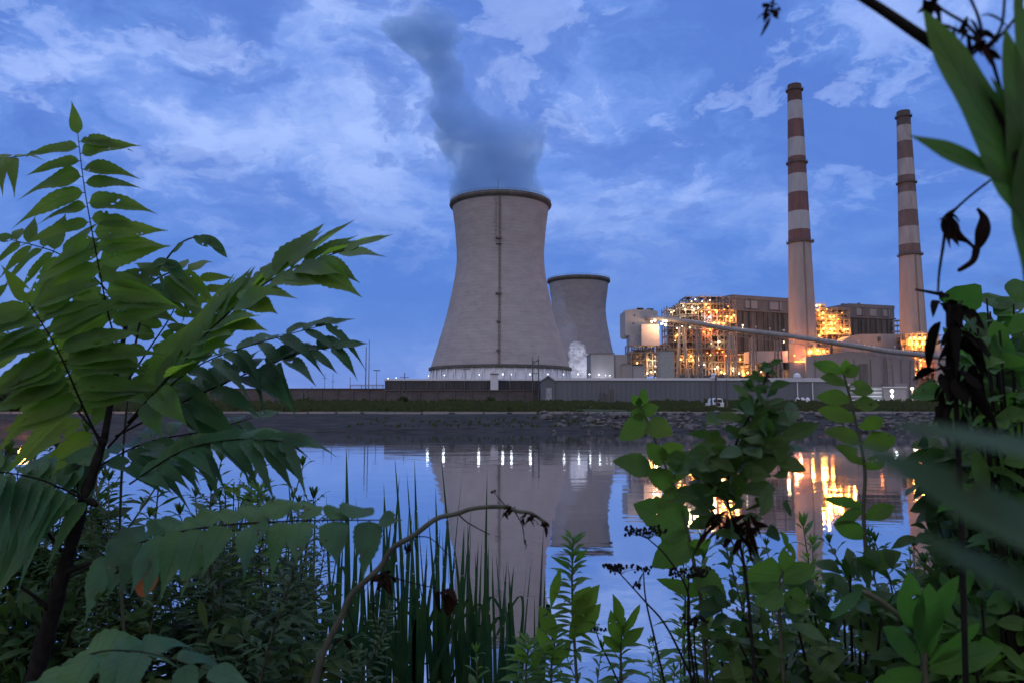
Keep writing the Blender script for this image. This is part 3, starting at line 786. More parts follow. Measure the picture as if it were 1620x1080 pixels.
# conveyor gallery running down to the right
DC0, DC1 = 452, 432
def cvp(px): # centre line
    u = (px - 1020) / (1496 - 1020)
    py = [(1020, 503), (1058, 505), (1100, 511), (1150, 520), (1250, 532), (1340, 545), (1400, 555), (1496, 565)]
    for (xa, ya), (xb, yb) in zip(py, py[1:]):
        if xa <= px <= xb: return pt(px, ya + (yb - ya) * (px - xa) / (xb - xa), DC0 + (DC1 - DC0) * u)
    return pt(px, 565, DC1)
t = thing('conveyor', cvp(1260) * 1.0, 'long coal conveyor gallery sloping down past the foot of the chimneys', 'conveyor')
pth = [cvp(x) for x in range(1020, 1500, 17)]
mb = MB(); mb.tube(pth, 1.55, 10); mb.build('gallery_tube', m_galv, t, True)
mb = MB()
low = [p_ + Vector((0, 0, -3.8)) for p_ in pth]
for i, (a, b) in enumerate(zip(pth, pth[1:])):
    if i < 2: continue
    mb.bar(low[i], low[i + 1], 0.35)
    m_ = (low[i] + low[i + 1]) / 2
    mb.bar(a, m_, 0.25); mb.bar(m_, b, 0.25); mb.bar(a + Vector((0, 0, -1.2)), low[i], 0.22)
    mb.bar(a + Vector((0, -1.6, 1.9)), b + Vector((0, -1.6, 1.9)), 0.16); mb.bar(a + Vector((0, -1.6, 0.5)), a + Vector((0, -1.6, 1.9)), 0.16)
mb.build('truss', m_steel, t)
for px in (1078, 1104, 1156, 1190, 1230, 1404, 1445):
    mb = MB(); top_ = cvp(px) + Vector((0, 0, -3.6)); sp_ = 4.2 if px in (1078, 1156) else 1.6
    for d_ in (-1.8, 1.8):
        mb.bar((top_.x - 1.0, top_.y + d_, top_.z), (top_.x - sp_, top_.y + d_ * 2, 3.8), 0.85)
        mb.bar((top_.x + 1.0, top_.y + d_, top_.z), (top_.x + sp_, top_.y + d_ * 2, 3.8), 0.85)
    hgt = top_.z - 3.8
    for q in (0.2, 0.42, 0.64, 0.84):
        z_ = top_.z - hgt * q; w_ = 1.0 + (sp_ - 1.0) * q
        mb.bar((top_.x - w_, top_.y, z_), (top_.x + w_, top_.y, z_), 0.3)
        w2 = 1.0 + (sp_ - 1.0) * (q + .18); mb.bar((top_.x - w_, top_.y, z_), (top_.x + w2, top_.y, z_ - hgt * .18), 0.22)
    mb.build('trestle_leg', m_duct if px in (1078, 1156) else m_steel, t)
for px in (1174, 1195, 1217, 1238, 1239.5, 1259, 1334, 1357, 1414):
    q = cvp(px) + Vector((0, -1.4, 3.0)); mb = MB(); mb.blob(q, 0.42, 1, 0); mb.bar(q, q + Vector((0, 0, -1.8)), 0.14); mb.build('lamp', solid('lamp_head', (0.7, 0.7, 0.75), 0.4) if px > 1180 else g_white, t, True)
for px, kd in ((1379, 'y'), (1387, 'o'), (1372, 'o')):
    q = pt(px, 549.5, 458); lamp_light(q, 1500, GL[kd][1], t, 1.0)
    mb = MB(); mb.blob(cvp(px) + Vector((0, 3.0, 1.6)), 0.55, 2, 0); mb.build('lamp', g_warm, t, True)

# bunkers, tanks and low blocks
def block(name, label, cat, specs, loc_px, D):
    t = thing(name, (xof(loc_px, 590, D), D, 3.8), label, cat)
    for nm, mt, xa, xb, ya, yb, dD, dep in specs:
        mb = MB(); pbx(mb, xa, xb, ya, yb, D + dD, dep); mb.build(nm, mt, t)
    return t
ph = block('pump_house', 'plain pale grey block beside the white steam puff', 'building', [('wall', m_paleb, 935, 972, 559.5, 640, 0, 25), ('roof', m_parapet, 934.4, 972.6, 558, 559.5, -.5, 26), ('annexe', m_lilac, 972.6, 993, 560.5, 640, 1, 20)], 960, 440)
for px, py, D_, e_ in ((952, 600, 436, 1500),):  # lamp added on the front wall to brighten the steam cloud
    q = pt(px, py, D_); mb = MB(); mb.blob(q, .3, 2, 0); mb.build('lamp', g_cool, ph, True); lamp_light(q + Vector((0, -2, 1)), e_, (.9, .93, 1.0), ph, 1.0)
block('silo', 'tall square grey silo beneath the conveyor by the A-shaped trestle', 'silo', [('wall', solid('green_grey_panel', (0.25, 0.27, 0.28), 0.8), 1045, 1067, 555, 640, 0, 8), ('roof', m_parapet, 1044, 1068, 553, 555, -.4, 9)], 1056, 430)
block('storage_block', 'low grey block under the stilts of the transfer house', 'building', [('wall', m_lilac, 986, 1001, 576, 640, 0, 8), ('annexe', m_paleb, 1001.4, 1020, 577.5, 640, 1, 8), ('roof', m_parapet, 985, 1020.5, 575, 576, -.4, 10)], 1000, 435)
t = thing('coal_bunker', (xof(1340, 590, 448), 448, 3.8), 'huge pale grey windowless block below the conveyor, right of the taller chimney', 'building')
mb = MB(); DB = 448
X = lambda px, py: (xof(px, py, DB), zof(py, DB))
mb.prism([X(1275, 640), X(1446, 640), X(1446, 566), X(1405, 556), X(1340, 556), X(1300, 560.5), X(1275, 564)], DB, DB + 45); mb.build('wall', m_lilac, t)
mb = MB()
for px in (1290, 1313, 1352, 1378, 1399, 1404, 1426): mb.bx(xof(px, 600, DB) - .25, xof(px, 600, DB) + .25, DB - .35, DB - 0.05, 3.8, zof(568, DB))
mb.build('pilaster', m_clad_mid, t)
mb = MB(); pbx(mb, 1405, 1437, 606, 640, DB - 8, 7); mb.build('annexe', m_paleb, t)
mb = MB(); pbx(mb, 1361, 1373, 575, 606, DB - 1.4, 1.2); mb.build('door', m_clad_mid, t)
mb = MB(); pbx(mb, 1320, 1332, 590, 606, DB - 1.4, 1.2); mb.build('door', m_clad_mid, t)
t = thing('turbine_hall', (xof(1390, 560, 535), 520, 3.8), 'pale upper hall roof seen above the conveyor between the chimneys', 'building')
mb = MB(); DB = 520
mb.prism([X(1332, 640), X(1440, 640), X(1440, 528), X(1362, 528.5), X(1345, 531), X(1332, 540)], DB, DB + 15); mb.build('wall', m_lilac, t)
for px in (1390, 1425):
    mb = MB(); mb.bx(xof(px, 530, DB) - .6, xof(px, 530, DB) + .6, DB - 1.5, DB - .2, zof(540, DB), zof(533, DB)); mb.build('wall_vent', m_dark, t)
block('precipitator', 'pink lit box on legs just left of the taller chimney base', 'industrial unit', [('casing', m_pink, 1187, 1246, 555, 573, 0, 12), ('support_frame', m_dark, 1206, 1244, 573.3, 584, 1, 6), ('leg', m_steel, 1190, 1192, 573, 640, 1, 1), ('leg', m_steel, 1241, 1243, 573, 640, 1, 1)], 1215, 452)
block('stair_tower', 'whitish slim lift tower right of the orange stair tower', 'tower', [('wall', m_paleb, 1479, 1490, 531, 640, 0, 8), ('roof', m_parapet, 1478.5, 1490.5, 529.5, 531, -.3, 9), ('annexe', m_lilac, 1490.3, 1530, 548, 640, 1, 8)], 1484, 505)
block('gas_handling_frame', 'small pale caged frame between the smaller boiler house and the right chimney', 'industrial unit', [('floor', m_duct, 1417, 1428, 506, 507.5, 0, 6), ('floor', m_duct, 1417, 1428, 514, 515.5, 0, 6), ('floor', m_duct, 1417, 1428, 523, 524.5, 0, 6), ('leg', m_duct, 1417.5, 1418.3, 507.6, 640, .5, .5), ('leg', m_duct, 1422, 1422.8, 507.6, 640, .5, .5), ('leg', m_duct, 1426.5, 1427.3, 507.6, 640, .5, .5)], 1422, 548)
t = thing('duct_riser', (xof(1270, 580, 450), 450, 3.8), 'pink lit duct opening in front of the taller chimney base', 'duct')
mb = MB(); pbx(mb, 1250, 1277, 572.5, 640, 450, 6); mb.build('plinth', m_lilac, t)
for px, py in ((1262, 571), (1254, 556)):
    lamp_light(pt(px, py, 450), 5000, (1.0, 0.30, 0.14), t, 1.0)
mb = MB(); pbx(mb, 1258, 1276, 571, 572.3, 449.6, 1.2); mb.build('light_strip', g_orange, t)

# ------------------------------------------------------------------ steam
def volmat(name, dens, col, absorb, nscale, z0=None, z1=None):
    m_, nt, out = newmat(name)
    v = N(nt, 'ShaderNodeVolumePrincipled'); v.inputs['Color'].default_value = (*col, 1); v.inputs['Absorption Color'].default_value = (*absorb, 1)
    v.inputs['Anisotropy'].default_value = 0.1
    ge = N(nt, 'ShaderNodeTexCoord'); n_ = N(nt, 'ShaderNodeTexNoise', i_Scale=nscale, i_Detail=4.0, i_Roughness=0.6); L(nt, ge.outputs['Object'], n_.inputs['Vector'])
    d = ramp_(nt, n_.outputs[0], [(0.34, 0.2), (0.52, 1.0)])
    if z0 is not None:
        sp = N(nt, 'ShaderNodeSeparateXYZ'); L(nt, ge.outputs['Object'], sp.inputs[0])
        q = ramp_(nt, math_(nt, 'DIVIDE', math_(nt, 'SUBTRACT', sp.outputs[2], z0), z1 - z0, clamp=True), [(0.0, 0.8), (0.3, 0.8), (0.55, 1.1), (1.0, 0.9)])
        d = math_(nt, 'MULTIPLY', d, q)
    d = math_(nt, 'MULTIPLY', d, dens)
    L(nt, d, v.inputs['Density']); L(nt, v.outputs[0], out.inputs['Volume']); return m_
def plume_mesh(path, amp, seed, n=40, seg=70, flat=0.8):
    """path: (point, radius); closed lumpy tube"""
    pts_ = catmull([(*p, r) for p, r in path], 10)
    mb = MB(); b = 0; m_ = len(pts_)
    for i, (x, y, z, r) in enumerate(pts_):
        for k in range(n):
            a = 2 * math.pi * k / n
            d = Vector((math.cos(a), math.sin(a) * flat, 0))
            q = Vector((x, y, z)) + d * r
            nn = noise.fractal(q * 0.035 + Vector((seed, 0, 0)), .8, 2.1, 6) * 1.0
            fade = min(1.0, i / 12)
            k_ = 1 + amp * (1 + .6 * i / m_) * nn * fade
            q = Vector((x, y, z)) + Vector((d.x, d.y, 0.25 * nn * fade)) * r * max(0.3, k_)
            mb.v.append(tuple(q))
    for i in range(m_ - 1):
        for k in range(n):
            k2 = (k + 1) % n
            mb.f.append((i * n + k, i * n + k2, (i + 1) * n + k2, (i + 1) * n + k)); mb.mi.append(0); mb.uv.append([(0, 0)] * 4)
    mb.f.append(tuple(range(n - 1, -1, -1))); mb.mi.append(0); mb.uv.append([(0, 0)] * n)
    e = (m_ - 1) * n
    mb.f.append(tuple(e + k for k in range(n))); mb.mi.append(0); mb.uv.append([(0, 0)] * n)
    return mb
def pp(x0, x1, y, D=D1): return (tuple(pt((x0 + x1) / 2, y, D)), (x1 - x0) / 2 * D / F)
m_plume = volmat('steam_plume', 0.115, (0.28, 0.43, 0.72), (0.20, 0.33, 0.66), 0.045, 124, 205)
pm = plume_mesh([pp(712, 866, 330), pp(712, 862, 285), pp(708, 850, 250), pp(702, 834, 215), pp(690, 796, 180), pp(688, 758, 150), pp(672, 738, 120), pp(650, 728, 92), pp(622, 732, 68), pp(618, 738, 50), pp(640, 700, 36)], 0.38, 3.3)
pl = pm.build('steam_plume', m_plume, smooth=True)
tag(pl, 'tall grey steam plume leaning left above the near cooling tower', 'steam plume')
m_puff, nt, out = newmat('white_steam')
df = N(nt, 'ShaderNodeBsdfDiffuse'); df.inputs['Color'].default_value = (0.97, 0.96, 0.97, 1)
tr = N(nt, 'ShaderNodeBsdfTranslucent'); tr.inputs[0].default_value = (0.9, 0.9, 0.93, 1)
ms = N(nt, 'ShaderNodeMixShader'); ms.inputs[0].default_value = 0.4
L(nt, df.outputs[0], ms.inputs[1]); L(nt, tr.outputs[0], ms.inputs[2]); L(nt, ms.outputs[0], out.inputs[0])
m_puff, nt, out = newmat('white_steam')
pv = N(nt, 'ShaderNodeVolumePrincipled', i_Density=0.2, i_Anisotropy=-0.1); pv.inputs['Color'].default_value = (0.99, 0.98, 0.99, 1)
L(nt, pv.outputs[0], out.inputs['Volume'])
for px, py in ((922, 600), (905, 602), (930, 590)):  # unseen lamps added only to brighten the white steam cloud
    q = pt(px, py, 532); t = thing('added_steam_light', (q.x, q.y, 3.8), {922: 'added unseen lamp in front of the middle of the white steam cloud', 905: 'added unseen lamp left of the white steam cloud', 930: 'added unseen lamp right of the white steam cloud'}[px], 'lamp')
    mb = MB(); mb.tube([(q.x, q.y, 3.8), (q.x, q.y, q.z)], .12, 6); mb.build('pole', m_dark, t); mb = MB(); mb.blob(q, .3, 1, 0); mb.build('lamp', g_cool, t, True)
    lamp_light(q + Vector((0, 1, 3)), 8000, (.86, .88, 1.0), t, 1.0)
rr = random.Random(4); mb = MB(); DP = 560
for px, py, r_ in [(910, 549, 8), (917, 556, 9), (906, 560, 7), (912, 570, 10), (921, 574, 11), (930, 571, 9), (935, 577, 8), (925, 584, 12), (912, 584, 11), (936, 586, 8), (904, 577, 6), (903, 590, 7), (918, 592, 12), (932, 594, 10), (913, 545, 5), (922, 548, 4)]:
    q = pt(px, py, DP + rr.uniform(-4, 4)); mb.blob(q, r_ * DP / F * 1.12, 3, 0.6, 1.6, seed=px * 0.1)
    for k_ in range(16):
        d = Vector((rr.uniform(-1, 1), rr.uniform(-1, .3), rr.uniform(-.6, 1))).normalized() * r_ * DP / F * 0.85
        mb.blob(q + d, r_ * DP / F * rr.uniform(0.12, 0.34), 2, 0.6, 1.5, seed=rr.random() * 9)
tag(mb.build('steam_puff', m_puff, smooth=True), 'small bright white steam cloud between the near tower foot and the pale block', 'steam cloud')
m_wisp = volmat('thin_steam', 0.012, (0.75, 0.75, 0.85), (0.5, 0.5, 0.6), 0.08)
wm = plume_mesh([pp(884, 916, 560, 590), pp(876, 910, 520, 590), pp(872, 900, 485, 590), pp(870, 884, 450, 590)], 0.5, 8.1, 24)
tag(wm.build('steam_wisp', m_wisp, smooth=True), 'thin wisp of steam drifting past the left edge of the distant tower', 'steam wisp')

# ------------------------------------------------------------------ long wall, low sheds
m_wall_brown = solid('brown_grey_wall', (0.082, 0.072, 0.078), 0.9, var=0.25, scale=0.5, stretch=(0.4, 1, 1), dirt=0.4, dirtcol=(0.08, 0.075, 0.08))
m_shed = solid('blue_grey_metal_siding', (0.095, 0.11, 0.135), 0.6, var=0.12, scale=0.2, stretch=(1, 1, 0.2), dirt=0.2, dirtcol=(0.09, 0.10, 0.12))
m_shed_dark = solid('dark_grey_siding', (0.05, 0.05, 0.058), 0.8, var=0.3, scale=0.4, stretch=(1, 1, .2))
m_trim = solid('pale_roof_trim', (0.50, 0.52, 0.58), 0.5, var=0.08, scale=0.3)
m_roofm = solid('pale_metal_roof', (0.36, 0.38, 0.44), 0.45, var=0.1, scale=0.3)
def wall_run(name, xa, xb, ya, yb, D, mt, label, cap=None):
    t = thing(name, (xof((xa + xb) / 2, yb, D), D, zof(yb, D)), label, 'wall')
    mb = MB(); z0 = min(zof(yb, D), 3.5); z1 = zof(ya, D); x0, x1 = xof(xa, 620, D), xof(xb, 620, D)
    mb.bx(x0, x1, D, D + 0.5, z0, z1); mb.build('wall_panel', mt, t)
    mb = MB(); n_ = max(1, int((x1 - x0) / 4.0))
    for i in range(n_ + 1):
        x = x0 + (x1 - x0) * i / n_; mb.bx(x - .18, x + .18, D - .3, D - 0.01, z0, z1 - .05)
    mb.build('post', mt, t)
    mb = MB(); mb.bx(x0 - .1, x1 + .1, D - .36, D + .7, z1 + .005, z1 + 0.22); mb.build('coping', cap or mt, t)
    return t
wall_run('boundary_wall', -260, 608, 615, 640, 200, m_wall_brown, 'long brown grey boundary wall on the left, behind the leaves')
wall_run('retaining_wall', 609, 856, 617.5, 642, 196, m_wall_brown, 'low dark wall in front of the dark hall below the near tower')
def shed(name, label, xa, xb, yeave, ytop, D, dep, mw, trim=0.6):
    t = thing(name, (xof((xa + xb) / 2, 637, D), D, 3.6), label, 'building')
    x0, x1 = xof(xa, 600, D), xof(xb, 600, D); ze = zof(yeave, D); zt = zof(ytop, D)
    mb = MB(); mb.bx(x0, x1, D, D + dep, 3.3, ze)
    mb.build('wall', mw, t)
    mb = MB(); x = x0 + .6
    while x < x1: mb.bx(x - .05, x + .05, D - .08, D - .005, 3.4, ze - .02); x += 1.2
    mb.build('siding_rib', mw, t)
    mb = MB(); mb.bx(x0 - .2, x1 + .2, D - .35, D + dep + .2, ze + .003, zt); mb.build('roof_edge', m_trim, t)
    return t, x0, x1, ze, zt
t, x0, x1, ze, zt = shed('dark_hall', 'long dark low hall with a bright white roof edge in front of the near tower', 609, 857, 601.5, 599, 206, 18, m_shed_dark)
mb = MB()
for i, px in enumerate((640, 676, 704, 735, 770, 806, 828, 846)):
    mb.bx(xof(px, 600, 206) - .12, xof(px, 600, 206) + .12, 205.5, 205.99, 3.5, ze - .05)
mb.build('downpipe', m_dark, t)
t = thing('pale_tower_box', (xof(782, 617, 199), 199, 3.8), 'tall narrow whitish box standing against the dark hall', 'building')
mb = MB(); pbx(mb, 776, 788, 591.5, 618, 200, 3); pbx(mb, 776, 788, 618, 641, 200, 3); mb.build('wall', m_trim, t)
mb = MB(); pbx(mb, 775.3, 788.7, 590, 591.4, 199.7, 3.6); mb.build('roof', m_parapet, t)
# gable-ended long shed
t, x0, x1, ze, zt = shed('long_shed', 'long blue grey metal shed with a pale roof edge and a gabled left end', 878, 1212, 601.3, 597.6, 188, 22, m_shed)
g0, g1 = xof(856, 600, 188), xof(877.6, 600, 188); gz = zof(594, 188); ge_ = zof(601.5, 188)
mb = MB(); mb.prism([(g0, 3.3), (g1, 3.3), (g1, ge_), ((g0 + g1) / 2, gz - .15), (g0, ge_)], 187.6, 200); mb.build('gable_wall', m_shed, t)
mb = MB(); gm_ = (g0 + g1) / 2
mb.face([(g0 - .3, 187.2, ge_ - .1), (gm_, 187.2, gz + .1), (gm_, 201, gz + .1), (g0 - .3, 201, ge_ - .1)]); mb.face([(gm_, 187.2, gz + .1), (g1 + .3, 187.2, ge_ - .1), (g1 + .3, 201, ge_ - .1), (gm_, 201, gz + .1)])
mb.bar((g0 - .3, 187.2, ge_ - .1), (gm_, 187.2, gz + .1), .25); mb.bar((gm_, 187.2, gz + .1), (g1 + .3, 187.2, ge_ - .1), .25); mb.build('gable_roof', m_roofm, t)
mb = MB(); pbx(mb, 863.5, 873, 613, 640, 187.45, .1); mb.build('roller_door', solid('door_blue_grey', (0.22, 0.25, 0.30), 0.6), t)
mb = MB(); q = pt(1129, 596, 188); mb.lathe((q.x, q.y), [(.9, q.z - .3), (.9, q.z), (.5, q.z + .15), (.5, q.z + .5), (.75, q.z + .55), (.55, q.z + .85), (.02, q.z + .95)], 20); mb.build('roof_vent', m_trim, t)
# second shed with a sloping right end
t = thing('sloped_shed', (xof(1290, 637, 192), 192, 3.6), 'pale roofed shed whose roof slopes down at its right end', 'building')
Dn = 190; X = lambda px, py: (xof(px, py, Dn), zof(py, Dn))
mb = MB(); mb.prism([X(1213, 642), X(1396, 642), X(1396, 611.5), X(1342, 611.5), X(1305, 604), X(1213, 604)], Dn, Dn + 20); mb.build('wall', m_shed, t)
mb = MB(); mb.prism([X(1212.6, 603.6), X(1305, 603.6), X(1344, 611.2), X(1345, 607.5), X(1306, 597.3), X(1212.6, 597.3)], Dn - .4, Dn + 20.5); mb.build('roof', m_roofm, t)
mb = MB()
for px in (1262, 1286): pbx(mb, px - .7, px + .7, 604.5, 640, Dn - .25, .2)
for k_ in range(4): pbx(mb, 1344, 1395, 614 + k_ * 6, 615 + k_ * 6, Dn - .2, .15)
mb.build('downpipe', m_trim, t)
mb = MB(); mb.blob(pt(1261, 593.5, Dn + 4), .85, 2, 0, 1, (1, 1, .8)); mb.tube([pt(1261, 596.5, Dn + 4), pt(1261, 594, Dn + 4)], .9, 12); mb.build('roof_vent', m_trim, t)
for i, px in enumerate((1262, 1270, 1278)):
    mb = MB(); q = pt(px, 634, 184); mb.blob(q, 0.75, 2, 0.0, 1, (0.8, 0.8, 1.25)); mb.tube([(q.x, q.y, 3.4), (q.x, q.y, q.z)], .6, 14)
    mb.build('lid_neck', m_trim).name = 'storage_tank'
    tag(COL.objects['storage_tank' if i == 0 else f'storage_tank.{i:03d}'] if f'storage_tank.{i:03d}' in COL.objects or i == 0 else COL.objects['storage_tank'], ['left', 'middle', 'right'][i] + 'most of three small white tanks against the sloped shed', 'tank', 'small white tanks')
block('gatehouse', 'low pale building at the right end behind the far bank', 'building', [('wall', m_paleb, 1398, 1434, 613, 640, 0, 8), ('roof', m_trim, 1397, 1435, 611, 613, -.4, 9)], 1415, 200)
block('white_shed', 'small white shed before the brown wall at the far left', 'building', [('wall', solid('white_siding', (0.6, 0.55, 0.55), 0.7), 278, 299, 625, 643, 0, 4), ('door', m_wall_brown, 299.4, 303, 628, 643, 0.3, 3), ('roof', m_wall_brown, 276, 304, 622.5, 624.8, -.5, 5)], 290, 180)

# ------------------------------------------------------------------ masts, poles and lamps
def lamp_post(px, py, D, label, kd='c', sz=0.55, energy=900, grp='lamps along the foot of the near tower'):
    q = pt(px, py, D); gz = ground(q.x, q.y)
    t = thing('lamp_post', (q.x, q.y, gz), label, 'street lamp', grp)
    mb = MB(); mb.tube([(q.x, q.y, gz - .1), (q.x, q.y, q.z - .25)], [.14, .08], 8); mb.build('pole', m_galv, t)
    mb = MB(); mb.blob(q, sz, 2, 0); mb.build('lamp', GL[kd][0], t, True)
    if energy: lamp_light(q + Vector((0, -.9, -.3)), energy, GL[kd][1], t, .4)
for px, py, s_ in [(614, 598, .34), (626.5, 597, .3), (678, 594, .28), (703, 593, .33), (758, 592, .3), (795.5, 591.5, .5), (809, 591.5, .3), (838.5, 591.5, .52), (866.5, 591.5, .4), (891.5, 591.5, .35), (914.5, 591.5, .42), (932.5, 591.5, .45), (947.5, 592, .45), (958, 593, .26), (965, 593, .28), (963.5, 594, .15)]:
    lamp_post(px, py, 232, 'small white lamp on a pole at the foot of the near cooling tower', 'c', s_ * .42, 45)
lamp_post(1411, 618, 186, 'white lamp post beside the pale gatehouse', 'c', .42, 700, 'lamps by the gatehouse')
lamp_post(1411.5, 626, 186, 'lower twin of the white lamp beside the gatehouse', 'c', .36, 500, 'lamps by the gatehouse')
lamp_post(1443, 614, 184, 'white lamp left of the round dark tree', 'w', .35, 500, 'lamps by the gatehouse')
lamp_post(1488, 607, 178, 'bright white lamp right of the round dark tree', 'c', .6, 900, 'lamps by the gatehouse')
lamp_post(1507, 594, 178, 'warm yellow lamp glinting through the right thicket', 'y', .6, 900, 'lamps by the gatehouse')
lamp_post(1582, 557, 170, 'warm lamp high up behind the right thicket', 'y', .5, 500, 'lamps by the gatehouse')
lamp_post(50, 641, 72.5, 'orange lamp glinting behind the left tree of feathery leaves', 'y', .3, 260, 'lamps on the left shore')
lamp_post(57, 639, 74, 'second orange lamp just behind the left shore lamp', 'o', .26, 150, 'lamps on the left shore')
lamp_post(396, 655, 84, 'orange lamp low on the far bank seen under the leaves', 'y', .2, 300, 'lamps on the left shore')
lamp_post(292, 634, 174, 'white lamp lighting the small white shed', 'w', .3, 1500, 'lamps on the left shore')
lamp_post(322, 650, 84, 'pinkish lamp low on the left far bank', 'w', .14, 150, 'lamps on the left shore')

def pole(name, px, ytop, D, w, label, cat='mast', arms=()):
    q = pt(px, ytop, D); gz = ground(q.x, q.y)
    t = thing(name, (q.x, q.y, gz), label, cat)
    mb = MB(); mb.tube([(q.x, q.y, gz - .2), q], [w, w * .55], 8); mb.build('pole', m_dark, t)
    for i, (dz, ln, th) in enumerate(arms):
        mb = MB(); mb.bar((q.x - ln, q.y, q.z - dz), (q.x + ln, q.y, q.z - dz), th); mb.build('crossarm', m_dark, t)
    return t
pole('radio_mast', 584.5, 537, 240, .16, 'taller of the two slim masts rising behind the boundary wall')
pole('radio_mast', 579.5, 548, 236, .2, 'shorter of the two slim masts behind the boundary wall')
pole('floodlight_pole', 596, 585.5, 226, .12, 'pole with a flat head right of the two slim masts', 'pole', [(0, 1.0, .3)])
pole('utility_pole', 554, 596, 230, .12, 'short pole at the left end of the pipe rail above the wall', 'pole')
pole('utility_pole', 514, 590, 230, .1, 'left of a pair of thin poles above the boundary wall', 'pole', [(1.5, .6, .12)])
pole('utility_pole', 527, 590, 231, .1, 'right of a pair of thin poles above the boundary wall', 'pole', [(2.5, .5, .12)])
pole('utility_pole', 640, 589, 226, .2, 'stubby dark pole above the dark hall roof', 'pole', [(1.4, 1.3, .2)])
pole('utility_pole', 704, 600, 198, .16, 'dark pole in front of the dark hall', 'pole', [(.5, .9, .18)])
pole('utility_pole', 737, 583.5, 226, .14, 'flat-headed pole before the near tower foot', 'pole', [(0, 1.2, .25)])
pole('utility_pole', 807, 590, 197, .12, 'thin pale pole left of the double power pole', 'pole')
mb = MB(); mb.bar(pt(554, 608.5, 230), pt(608, 608.5, 230), .28); mb.bar(pt(554, 611, 230), pt(608, 611, 230), .15)
for px in (554.5, 572, 590, 606): mb.bar(pt(px, 608.5, 230), (xof(px, 620, 230), 230, 3.8), .2)
tag(mb.build('pipe_rail', m_galv), 'raised pipe rail running behind the end of the boundary wall', 'pipe')
t = thing('power_pole', (*pt(847, 637, 194).xy, 3.7), 'double wooden power pole with a forked top in front of the near tower', 'pole')
for px, yt in ((842.5, 565), (852, 562.5)):
    mb = MB(); q = pt(px, yt, 194); mb.tube([(q.x, q.y, 3.5), q], [.2, .13], 8); mb.build('pole', m_dark, t)
mb = MB(); mb.bar(pt(842.5, 575, 194), pt(852, 569, 193.7), .26); mb.bar(pt(842, 571, 194), pt(852.5, 571, 194), .2); mb.bar(pt(842.5, 590, 194), pt(852, 590, 194), .2); mb.build('crossarm', m_dark, t)
mb = MB()
for px, yy in ((842, 569.5), (847, 572), (852, 566)): mb.blob(pt(px, yy, 193.6), .32, 1, 0, 1, (.6, .6, 1.3))
mb.build('insulator', m_pale_conc, t)
def sub_small(px, py, D, lab):
    t = thing('switchgear', (*pt(px, 640, D).xy, 3.7), lab, 'equipment')
    q = pt(px, py, D); rr = random.Random(int(px))
    mb = MB()
    for i in range(3):
        mb.bx(q.x - 1.6 + i * 1.2, q.x - .7 + i * 1.2, D, D + 1, 3.5, 5.4 + rr.uniform(0, 1.6))
    mb.build('cabinet', m_dark, t)
    mb = MB()
    for i in range(4): mb.tube([(q.x - 1.4 + i * .9, D + .5, 5), (q.x - 1.4 + i * .9, D + .5, 7.6 + rr.uniform(-.4, .5))], .09, 5)
    mb.build('bushing', m_dark, t)

# white truck seen end-on on the bank road, between three black posts
DV = 112; q = pt(1137, 648, DV); vz = ground(q.x, q.y)
t = thing('parked_truck', (q.x, DV, vz), 'small white truck seen end-on on the far bank between black posts', 'truck')
m_vw = solid('white_vehicle_paint', (0.62, 0.64, 0.68), 0.35, var=0.05, scale=1)
m_vd = solid('dark_glass', (0.02, 0.02, 0.025), 0.2, var=0.1, scale=1)
mb = MB(); S = 1.0
mb.prism([(q.x - .78, vz + .35), (q.x + .78, vz + .35), (q.x + .80, vz + .95), (q.x - .80, vz + .95)], DV, DV + 4.4)
mb.prism([(q.x - .76, vz + .955), (q.x + .76, vz + .955), (q.x + .64, vz + 1.5), (q.x - .64, vz + 1.5)], DV + .3, DV + 3.2)
mb.prism([(q.x - .66, vz + 1.505), (q.x + .66, vz + 1.505), (q.x + .3, vz + 1.64), (q.x - .3, vz + 1.64)], DV + .32, DV + 3.1); mb.build('body', m_vw, t)
mb = MB(); mb.prism([(q.x - .62, vz + 1.0), (q.x + .62, vz + 1.0), (q.x + .56, vz + 1.42), (q.x - .56, vz + 1.42)], DV + .26, DV + .295); mb.build('windscreen', m_vd, t)
mb = MB(); mb.bx(q.x - .26, q.x + .26, DV - .03, DV - .005, vz + .42, vz + .93); mb.build('grille', m_vd, t)
for s_ in (-1, 1):
    mb = MB(); mb.tube([(q.x + s_ * .62, DV + .8, vz + .33), (q.x + s_ * .82, DV + .8, vz + .33)], .33, 16); mb.build('wheel', m_vd, t)
    mb = MB(); mb.tube([(q.x + s_ * .62, DV + 3.5, vz + .33), (q.x + s_ * .82, DV + 3.5, vz + .33)], .33, 16); mb.build('wheel', m_vd, t)
    mb = MB(); mb.blob((q.x + s_ * .55, DV - .03, vz + .75), .12, 1, 0); mb.build('headlight', m_trim, t)
    mb = MB(); mb.bx(q.x + s_ * .95 - .12, q.x + s_ * .95 + .12, DV + .5, DV + .6, vz + 1.0, vz + 1.25); mb.build('mirror', m_vd, t)
mb = MB(); mb.blob((q.x, DV + 1, vz + 1.72), .12, 1, 0, 1, (1.6, 1, .8)); mb.build('beacon', m_vd, t)
for px, yt, w_, lb in ((1125, 603, .11, 'left'), (1132.5, 595, .13, 'middle and tallest'), (1149.5, 602, .11, 'right')):
    q2 = pt(px, yt, DV - 3); gz = ground(q2.x, q2.y)
    tag(MB.build((lambda m: (m.tube([(q2.x, q2.y, gz - .2), (q2.x, q2.y, q2.z)], w_, 8), m.tube([(q2.x, q2.y, q2.z), (q2.x, q2.y, q2.z + .18)], [w_ * 1.5, w_ * .4], 8), m.box((q2.x, q2.y, gz + .1), (.5, .5, .25)), m)[-1])(MB()), 'mooring_post', m_dark),
        lb + ' of three black posts around the white truck', 'post', 'black posts')
